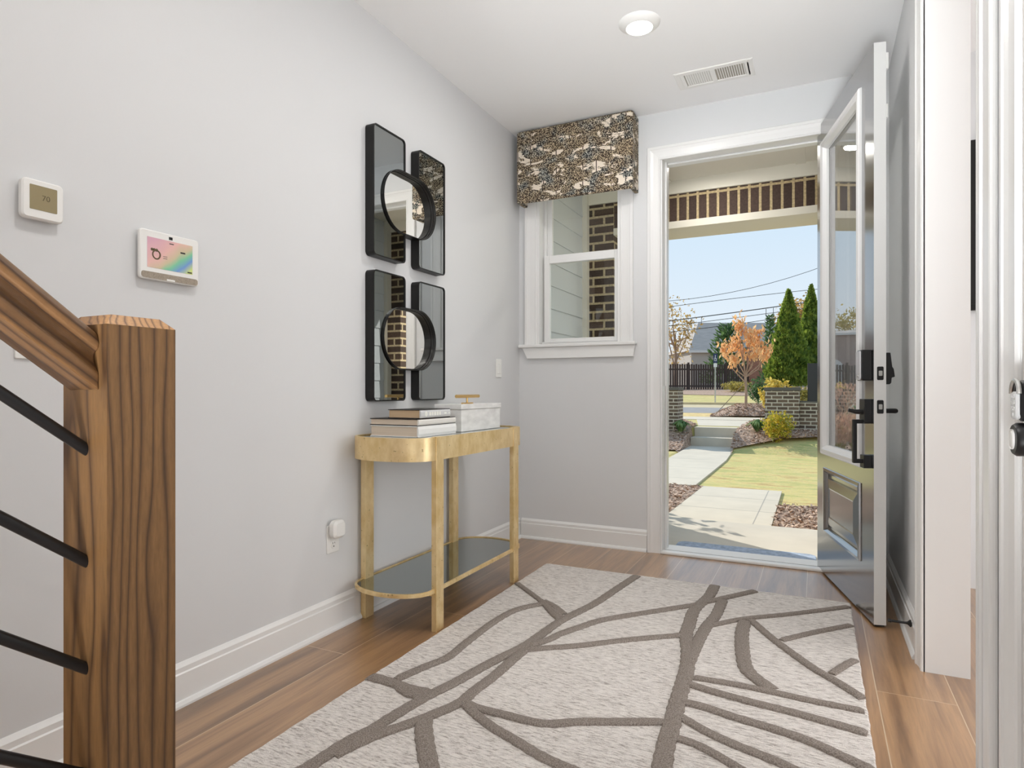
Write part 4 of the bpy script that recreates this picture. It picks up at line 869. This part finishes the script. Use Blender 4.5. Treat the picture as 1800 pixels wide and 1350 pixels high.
# ------------------------------------------------------------------ garden walls
def brick_wall(nm, x0, x1, y0, y1, z0, z1, label, cap=.04, over=.02):
    t_ = thing(nm, ((x0+x1)/2, (y0+y1)/2, z0), label, 'brick wall')
    MB().box(x0, x1, y0, y1, z0, z1).build('brickwork', 'brick_garden', t_)
    MB().box(x0-over, x1+over, y0-over, y1+over, z1, z1+cap).build('cap_stone', 'slate_cap', t_, bevel=.006)
    return t_
brick_wall('garden_pier', -.97, -.315, 14.10, 14.75, .05, 1.01, 'low brick pier with stone cap right of the concrete steps', .07)
brick_wall('garden_pier', -3.45, -2.74, 13.95, 14.55, .05, 1.02, 'low brick pier with stone cap left of the concrete steps', .07)
brick_wall('garden_pier', -6.35, -5.63, 13.75, 14.35, .05, 1.0, 'low brick pier with stone cap reflected in the door glass', .06)
brick_wall('garden_wall', -5.62, -3.47, 13.98, 14.26, .05, .745, 'low brick wall left of the steps, behind the pink grass in the door glass', .035, .0)
brick_wall('garden_wall', -.31, 1.6, 14.22, 14.50, .05, .765, 'low brick wall running right from the capped pier, under the black box', .035, .0)
bb_ = MB().chamfer(-.165, .13, 14.24, 14.48, .8005, 1.575, 2, .01); tag(bb_.build('utility_box', 'box_black', o=(-.02, 14.36, .80)), 'tall black box standing on the low brick wall beside the open door', 'utility box')

# ------------------------------------------------------------------ plants
def foliage_cone(c, r, z0, z1, n_, sz, mi=0, m_=None, pw=.85):
    m_ = m_ or MB()
    for _ in range(n_):
        s_ = R.random()**1.35; rr = r*(1-s_)**pw*(.55+.45*math.sin(min(1, s_*6+.25)*PI/2)); a = R.uniform(0, 2*PI); q = R.uniform(.72, 1.04)*(1+.08*math.sin(a*5+s_*20))
        p = Vector((c[0]+rr*q*math.cos(a), c[1]+rr*q*math.sin(a), z0+(z1-z0)*s_))
        d = Vector((math.cos(a)*.7, math.sin(a)*.7, .9))+Vector((R.gauss(0, .35), R.gauss(0, .35), R.gauss(0, .35)))
        m_.leaf(p, sz*R.uniform(.7, 1.4), mi, .55, d.normalized())
    return m_
def foliage_ball(c, rx, ry, rz, n_, sz, m_=None, mi=0, hollow=.5, asp=.55):
    m_ = m_ or MB()
    for _ in range(n_):
        d = Vector((R.gauss(0, 1), R.gauss(0, 1), R.gauss(0, 1))).normalized(); k_ = R.uniform(hollow, 1)*(1+.12*math.sin(d.x*7+d.z*5))
        m_.leaf((c[0]+d.x*rx*k_, c[1]+d.y*ry*k_, c[2]+d.z*rz*k_), sz*R.uniform(.6, 1.4), mi, asp)
    return m_
def conifer(loc, r, z0, z1, label, n_=6500, sz=.13, mat='leaf_arbor'):
    g_ = prof(loc[1]); t_ = thing('evergreen_tree', (*loc, g_), label, 'tree', 'evergreens across the street' if False else None)
    m_ = MB(); m_.lathe([(.01, z0+.05), (r*.62, z0+.15), (r*.66, z0+(z1-z0)*.25), (r*.40, z0+(z1-z0)*.6), (.02, z1-.15)], (*loc, 0), 2, 12)
    foliage_cone(loc, r, z0, z1, n_, sz, 0, m_); m_.build('foliage', mat, t_, recalc=False)
    MB().tube([(*loc, g_-.02), (*loc, z0+.3)], .09, 8).build('trunk', 'bark_dark', t_)
    return t_
conifer((-.80, 21.85), .78, 1.22, 4.22, 'tall pointed bright green evergreen right of the orange tree')
conifer((-.16, 23.3), .74, 1.2, 4.55, 'second pointed evergreen, half hidden by the open door', 5500)
def bush(nm, loc, rx, rz, label, mat, n_=900, sz=.08, z=None, ry=None, cat='shrub', hollow=.35):
    g_ = prof(loc[1]) if z is None else z
    m_ = foliage_ball((*loc, g_+rz*.9), rx, ry or rx, rz, n_, sz, hollow=hollow)
    m_.tube([(*loc, g_-.02), (*loc, g_+rz*.8)], [.03, .02], 6)
    o_ = m_.build(nm, mat, recalc=False, o=(*loc, g_)); return tag(o_, label, cat)
bush('yellow_shrub', (-.96, 17.7), .42, .50, 'rounded yellow shrub behind the left brick pier of the garden wall' if False else 'rounded golden yellow shrub at the foot of the evergreens', 'leaf_yellow', 1600, .09, .42, .35)
bush('dark_shrub', (-.36, 18.2), .45, .42, 'dull olive shrub between the golden shrub and the black box', 'leaf_olive', 1400, .09, prof(18)+.15, .4)
bush('dark_shrub', (-1.83, 23.4), .42, .42, 'small dark green shrub at the left of the golden shrub', 'leaf_dark', 900, .09, prof(23.4)+.3)
bush('dark_shrub', (-4.05, 37.5), .9, .32, 'low dull shrub at the foot of the picket fence', 'leaf_olive', 700, .14)
bush('yellow_shrub', (-.70, 13.55), .31, .32, 'yellow and orange leafy shrub in the mulch in front of the brick pier', 'leaf_bush', 1500, .055, .02)
bush('yellow_shrub', (-6.2, 15.1), .40, .55, 'yellow green shrub above the pink grass, reflected in the door glass', 'leaf_yellow', 800, .07, .22)
def tuft(loc, label, mat='leaf_tuft', n_=130, h=.24, r=.26, z=None, nm='grass_tuft', cat='plant', w_=.012):
    g_ = prof(loc[1])+.03 if z is None else z; m_ = MB()
    for _ in range(n_):
        a = R.uniform(0, 2*PI); k_ = R.uniform(.15, 1); d = Vector((math.cos(a), math.sin(a), 0)); sd_ = Vector((-d.y, d.x, 0))*w_
        b0 = Vector((*loc, g_))+d*r*.15*k_; mid = b0+d*r*.5*k_+Vector((0, 0, h*(1.15-.35*k_))); tip = b0+d*r*k_+Vector((0, 0, h*(1.1-.75*k_)))
        m_.add([b0-sd_, b0+sd_, mid+sd_, mid-sd_, tip], [(0, 1, 2, 3), (3, 2, 4)])
    return tag(m_.build(nm, mat, recalc=False, o=(*loc, g_)), label, cat)
tuft((-2.66, 13.85), 'spiky green plant beside the left brick pier at the steps')
tuft((-1.10, 13.98), 'spiky green plant between the steps and the right brick pier')
for (x, y, h_, lb) in ((-4.78, 12.55, .78, 'pink plumed grass clump low in the door glass reflection, beside the hinge side'), (-5.28, 12.62, .74, 'pink plumed grass clump in the door glass reflection, behind the pull handle'), (-5.45, 13.35, 1.22, 'tallest pink plumed grass clump, in front of the brick wall in the door glass')):
    g_ = prof(y); m_ = MB()
    for _ in range(1500):
        a = R.uniform(0, 2*PI); k_ = R.random()**.5; zz_ = R.random(); rr = .34*(.25+.75*zz_**.6)*k_
        m_.leaf((x+rr*math.cos(a), y+rr*math.sin(a), g_+h_*zz_), R.uniform(.05, .11), 0 if zz_ > .25 else 1, .16, Vector((math.cos(a)*.4, math.sin(a)*.4, 1)).normalized())
    tag(m_.build('pink_grass', ['leaf_pink', 'leaf_olive'], recalc=False, o=(x, y, g_)), lb, 'grass clump')
wd = foliage_ball((-5.50, 12.95, .62), .26, .2, .34, 260, .045, None, 0); foliage_ball((-5.50, 12.95, .4), .26, .2, .4, 420, .06, wd, 1)
tag(wd.build('daisy_plant', ['petal_white', 'leaf_tuft'], recalc=False, o=(-5.50, 12.95, -.15)), 'white flowered plant beside the pink grass, reflected in the door glass', 'plant')

bush('leafy_shrub', (-2.75, 6.75), .34, .62, 'leafy shrub beyond the left porch pillar, throwing leaf shadows on the porch floor', 'leaf_dark', 260, .13, .25, hollow=.2)
# young orange tree with guy straps
ot = thing('young_tree', (-1.93, 20.19, .46), 'young tree with orange autumn leaves and guy straps in the mulch island', 'tree')
tx_, ty_, tz_ = -1.93, 20.19, .46
br = MB(); br.tube([(tx_, ty_, tz_-.05), (tx_+.01, ty_, 1.0), (tx_-.01, ty_, 1.45)], [.045, .038, .034], 10)
C0 = Vector((tx_-.01, ty_, 1.42)); ends = []
right = Vector((.899, .438, 0)); back = Vector((-.438, .899, 0))
for (lx_, hz, dp, st_) in ((-.62, 2.35, .1, 1.25), (-.45, 2.0, -.25, 1.42), (-.30, 2.5, .2, 1.45), (-.12, 3.0, 0, 1.45), (-.18, 3.15, .15, 1.5), (.08, 2.7, -.2, 1.45), (.25, 2.75, .2, 1.45), (.42, 2.75, .0, 1.45), (.60, 2.35, -.1, 1.43), (.66, 2.15, .15, 1.42), (0, 2.3, .3, 1.5), (.2, 2.2, -.3, 1.5)):
    s0 = Vector((tx_-.005, ty_, st_)); e0 = Vector((tx_, ty_, hz))+right*lx_+back*dp; md = (s0+e0)*.5+Vector((0, 0, -.12))+right*lx_*.12
    br.tube([s0, md, e0], [.024, .015, .007], 6); ends.append((md, e0))
br.build('trunk', 'bark', ot)
lm = MB()
for md, e0 in ends:
    for _ in range(62):
        s_ = R.uniform(.6, 1.12); p = md+(e0-md)*s_+Vector((R.gauss(0, .085), R.gauss(0, .085), R.gauss(-.02, .10)))
        d = Vector((R.gauss(0, .5), R.gauss(0, .5), -1)).normalized(); lm.leaf(p, R.uniform(.11, .20), 0, .5, d)
lm.build('foliage', 'leaf_orange', ot, recalc=False)
for dx_, dz_ in ((-1.02, .28), (.42, .33)):
    MB().tube([Vector((tx_, ty_, 1.28)), Vector((tx_, ty_, dz_))+right*dx_-back*.25], .012, 6).build('guy_strap', 'strap_tan', ot)

def broad_tree(loc, crown, r, rz, label, mat, n_=1500, sz=.22, hollow=.2, spread=6):
    g_ = prof(loc[1]); t_ = thing('autumn_tree', (*loc, g_), label, 'tree'); m_ = MB(); b_ = MB()
    top = Vector((*loc, crown)); b_.tube([(*loc, g_-.05), (loc[0]+.05, loc[1], (g_+crown)/2), tuple(top)], [.13, .10, .05], 8)
    for i in range(spread):
        a = 2*PI*i/spread+R.uniform(-.3, .3); el = R.uniform(-.2, .9); e0 = top+Vector((math.cos(a)*r*.8, math.sin(a)*r*.8, el*rz*.8))
        s0 = Vector((*loc, g_+(crown-g_)*R.uniform(.35, .9))); b_.tube([s0, (s0+e0)/2+Vector((0, 0, -.1)), e0], [.06, .035, .012], 5)
        foliage_ball(e0, r*.45, r*.45, rz*.4, n_//(2*spread), sz, m_, 0, .1)
    foliage_ball(top, r, r, rz, n_//2, sz, m_, 0, hollow)
    m_.build('foliage', mat, t_, recalc=False); b_.build('trunk', 'bark', t_)
broad_tree((-8.75, 43.6), 4.9, 1.5, 2.7, 'half bare golden tree above the fence at far left', 'leaf_gold', 900, .20, spread=9)
broad_tree((-1.3, 49.4), 6.4, 1.3, 1.6, 'golden tree top between the two pointed evergreens', 'leaf_gold', 1200, .25)
broad_tree((-33.2, 62.5), 7.6, 1.5, 2.2, 'thin yellowish tree above the mauve building, reflected in the door glass', 'leaf_olive', 700, .3)
def pine(loc, r, z1, label, n_=1500, sz=.4):
    g_ = prof(loc[1]); t_ = thing('pine_tree', (*loc, g_), label, 'tree')
    m_ = MB()
    for _ in range(n_):
        s_ = R.random()**1.2; a = R.uniform(0, 2*PI); rr = r*(1-s_*.72)*R.uniform(.25, 1); p = Vector((loc[0]+rr*math.cos(a), loc[1]+rr*math.sin(a), g_+.4+(z1-g_-.4)*s_))
        d = Vector((math.cos(a), math.sin(a), R.uniform(.3, 1.3))).normalized(); m_.leaf(p, sz*R.uniform(.6, 1.3), 0, .28, d)
    m_.build('foliage', 'leaf_dark', t_, recalc=False); MB().tube([(*loc, g_-.05), (*loc, z1-.6)], [.12, .03], 8).build('trunk', 'bark_dark', t_)
pine((-5.35, 44.2), 2.0, 5.5, 'dark green pine behind the fence, left of the orange leaves')
pine((-2.55, 41.0), .75, 5.6, 'slim dark green tree just left of the tall pointed evergreen', 900, .3)

# ------------------------------------------------------------------ fence, pier, sign, houses
fd = Vector((.899, .438, 0)); fn = Vector((-.438, .899, 0)); F0 = Vector((-8.44, 40.38, 0))
fe = thing('picket_fence', tuple(F0+Vector((0, 0, 1.0))), 'dark brown picket fence along the far side of the street', 'fence', local=False)
def fbox(m_, s0, s1, n0, n1, z0, z1):
    P = [F0+fd*s_+fn*q_ for s_, q_ in ((s0, n0), (s1, n0), (s1, n1), (s0, n1))]
    m_.add([(p.x, p.y, z) for z in (z0, z1) for p in P], [(3, 2, 1, 0), (4, 5, 6, 7), (0, 1, 5, 4), (1, 2, 6, 5), (2, 3, 7, 6), (3, 0, 4, 7)])
def fpanel(s0, s1, zt_):
    m_ = MB(); s_ = s0; i = 0
    while s_ < s1-.05:
        fbox(m_, s_, s_+.115, 0, .02, 1.02, zt_-(.0 if i % 2 else .03)); s_ += .15; i += 1
    m_.build('picket_panel', 'fence_wood', fe)
    for zr_ in (1.25, zt_-.4): r_ = MB(); fbox(r_, s0, s1, .02, .06, zr_, zr_+.09); r_.build('fence_rail', 'fence_wood', fe)
for (a, b_, zt_) in ((-13.2, -10.8, 2.45), (-10.8, -8.4, 2.5), (-8.4, -6, 2.58), (-6, -3.6, 2.65), (-3.6, -1.2, 2.72), (-1.2, 1.2, 2.72), (1.2, 3.6, 2.70), (3.6, 5.05, 2.70)):
    fpanel(a, b_, zt_); p_ = MB(); fbox(p_, a-.06, a+.06, -.03, .07, .9, zt_+.10); p_.build('fence_post', 'fence_wood', fe)
pm_ = MB(); fbox(pm_, 5.1, 6.15, -.1, .5, .9, 4.1); po = F0+fd*5.6
tag(pm_.build('brick_chimney', 'brick_red', o=(po.x, po.y, .95)), 'reddish brick pier behind the orange tree at the end of the fence', 'brick pier')
sg = thing('street_sign', (-3.91, 28.0, .40), 'small blue parking sign on a thin steel pole across the street', 'sign')
def sbox(m_, s0, s1, n0, n1, z0, z1):
    P = [Vector((-3.91, 28.0, 0))+fd*s_+fn*q_ for s_, q_ in ((s0, n0), (s1, n0), (s1, n1), (s0, n1))]
    m_.add([(p.x, p.y, z) for z in (z0, z1) for p in P], [(3, 2, 1, 0), (4, 5, 6, 7), (0, 1, 5, 4), (1, 2, 6, 5), (2, 3, 7, 6), (3, 0, 4, 7)]); return m_
sbox(MB(), -.025, .025, .0, .04, .38, 2.55).build('pole', 'steel', sg)
sgp = sbox(MB(), -.085, .085, -.012, 0, 2.20, 2.60).build('blue_panel', 'sign_blue', sg)
sy = sbox(MB(), -.02, .01, -.016, -.012, 2.49, 2.53); sbox(sy, -.02, .005, -.016, -.012, 2.38, 2.48); sbox(sy, -.02, .04, -.016, -.012, 2.37, 2.40); sbox(sy, .03, .05, -.016, -.012, 2.28, 2.39); sbox(sy, -.045, -.03, -.016, -.012, 2.30, 2.42); sbox(sy, -.04, .02, -.016, -.012, 2.28, 2.30)
sy.build('wheelchair_symbol', 'sign_white', sgp)
sbox(MB(), -.075, .075, -.012, 0, 2.02, 2.18).build('white_plate', 'sign_white', sg)

def house(nm, s0, s1, dist, depth, z0, ze, zr, hip, wall, roof, label):
    """body square to the street; s along fd, dist along fn from the camera axis origin"""
    O = fn*dist
    t_ = thing(nm, tuple(O+fd*s0+Vector((0, 0, z0))), label, 'house')
    Q = lambda s_, q_, z: tuple(O+fd*s_+fn*q_+Vector((0, 0, z)))
    m_ = MB(); m_.add([Q(s0, 0, z0), Q(s1, 0, z0), Q(s1, depth, z0), Q(s0, depth, z0), Q(s0, 0, ze), Q(s1, 0, ze), Q(s1, depth, ze), Q(s0, depth, ze)], [(3, 2, 1, 0), (4, 5, 6, 7), (0, 1, 5, 4), (1, 2, 6, 5), (2, 3, 7, 6), (3, 0, 4, 7)]); m_.build('house_wall', wall, t_)
    e_ = .25; m2_ = MB(); m2_.add([Q(s0-e_, -e_, ze), Q(s1+e_, -e_, ze), Q(s1+e_, depth+e_, ze), Q(s0-e_, depth+e_, ze), Q(s0+hip, depth/2, zr), Q(s1-hip, depth/2, zr)], [(0, 1, 5, 4), (1, 2, 5), (2, 3, 4, 5), (3, 0, 4), (3, 2, 1, 0)]); m2_.build('roof', roof, t_)
    m3_ = MB(); m3_.add([Q(s0-e_, -e_-.02, ze-.16), Q(s1+e_, -e_-.02, ze-.16), Q(s1+e_, -e_-.02, ze+.02), Q(s0-e_, -e_-.02, ze+.02), Q(s0-e_, -e_+.02, ze-.16), Q(s1+e_, -e_+.02, ze-.16), Q(s1+e_, -e_+.02, ze+.02), Q(s0-e_, -e_+.02, ze+.02)], [(0, 1, 2, 3), (7, 6, 5, 4), (0, 4, 5, 1), (3, 2, 6, 7), (0, 3, 7, 4), (1, 5, 6, 2)]); m3_.build('fascia', 'house_trim', t_)
    return t_, Q
house('neighbour_house', 14.2, 25.5, 49.5, 7, 1.1, 4.15, 6.75, 1.6, 'house_grey', 'roof_grey', 'pale grey neighbouring house with grey hipped roof beyond the fence')
h2, Q2 = house('neighbour_building', -13, 2.2, 57.5, 8, 1.2, 5.7, 6.3, 5, 'house_mauve', 'roof_grey', 'mauve building beyond the fence, reflected in the door glass')
ar = MB(); pts = [Q2(-.75+.85*math.cos(a), -.03, 2.75+.85*math.sin(a)) for a in [i*PI/12 for i in range(13)]]+[Q2(-1.6, -.03, 1.5), Q2(.1, -.03, 1.5)]
k_ = len(pts); p2 = [tuple(Vector(p)+fn*.04) for p in pts]; ar.add(pts+p2, [tuple(range(k_)), tuple(range(2*k_-1, k_-1, -1))]+[(i, (i+1) % k_, k_+(i+1) % k_, k_+i) for i in range(k_)])
ar.build('arched_window', 'house_trim', h2)

# power lines over the street
for (za, zb, zc_, r_, lb) in ((5.31, 5.84, 6.85, .012, 'highest thin power line across the sky'), (5.03, 5.48, 5.87, .013, 'second power line from the top across the sky'), (4.35, 4.81, 5.31, .022, 'thick dark power line just above the hanging brackets'), (4.11, 4.55, 5.03, .014, 'power line carrying the short hanging brackets, below the thick one'), (3.82, 4.24, 4.78, .015, 'lowest power line, crossing the grey roof')):
    L0, L1, L2 = 7.57, 11.08, 14.6; m_ = MB(); pt = []
    for i in range(25):
        L = 1+i*.95
        z = za*(L-L1)*(L-L2)/((L0-L1)*(L0-L2))+zb*(L-L0)*(L-L2)/((L1-L0)*(L1-L2))+zc_*(L-L0)*(L-L1)/((L2-L0)*(L2-L1))
        p = fd*L+fn*30; pt.append((p.x, p.y, z))
    m_.tube(pt, r_, 5)
    if 'brackets, below' in lb:
        zq = lambda L, a, b_, c_: a*(L-L1)*(L-L2)/((L0-L1)*(L0-L2))+b_*(L-L0)*(L-L2)/((L1-L0)*(L1-L2))+c_*(L-L0)*(L-L1)/((L2-L0)*(L2-L1))
        for L in (9.1, 12.2, 12.55):
            p = fd*L+fn*30; m_.tube([(p.x, p.y, zq(L, za, zb, zc_)-.12), (p.x, p.y, zq(L, 4.35, 4.81, 5.31)-.03)], .014, 5)
    o_ = m_.build('power_line', 'wire', o=pt[12]); tag(o_, lb, 'power line', 'overhead power lines')
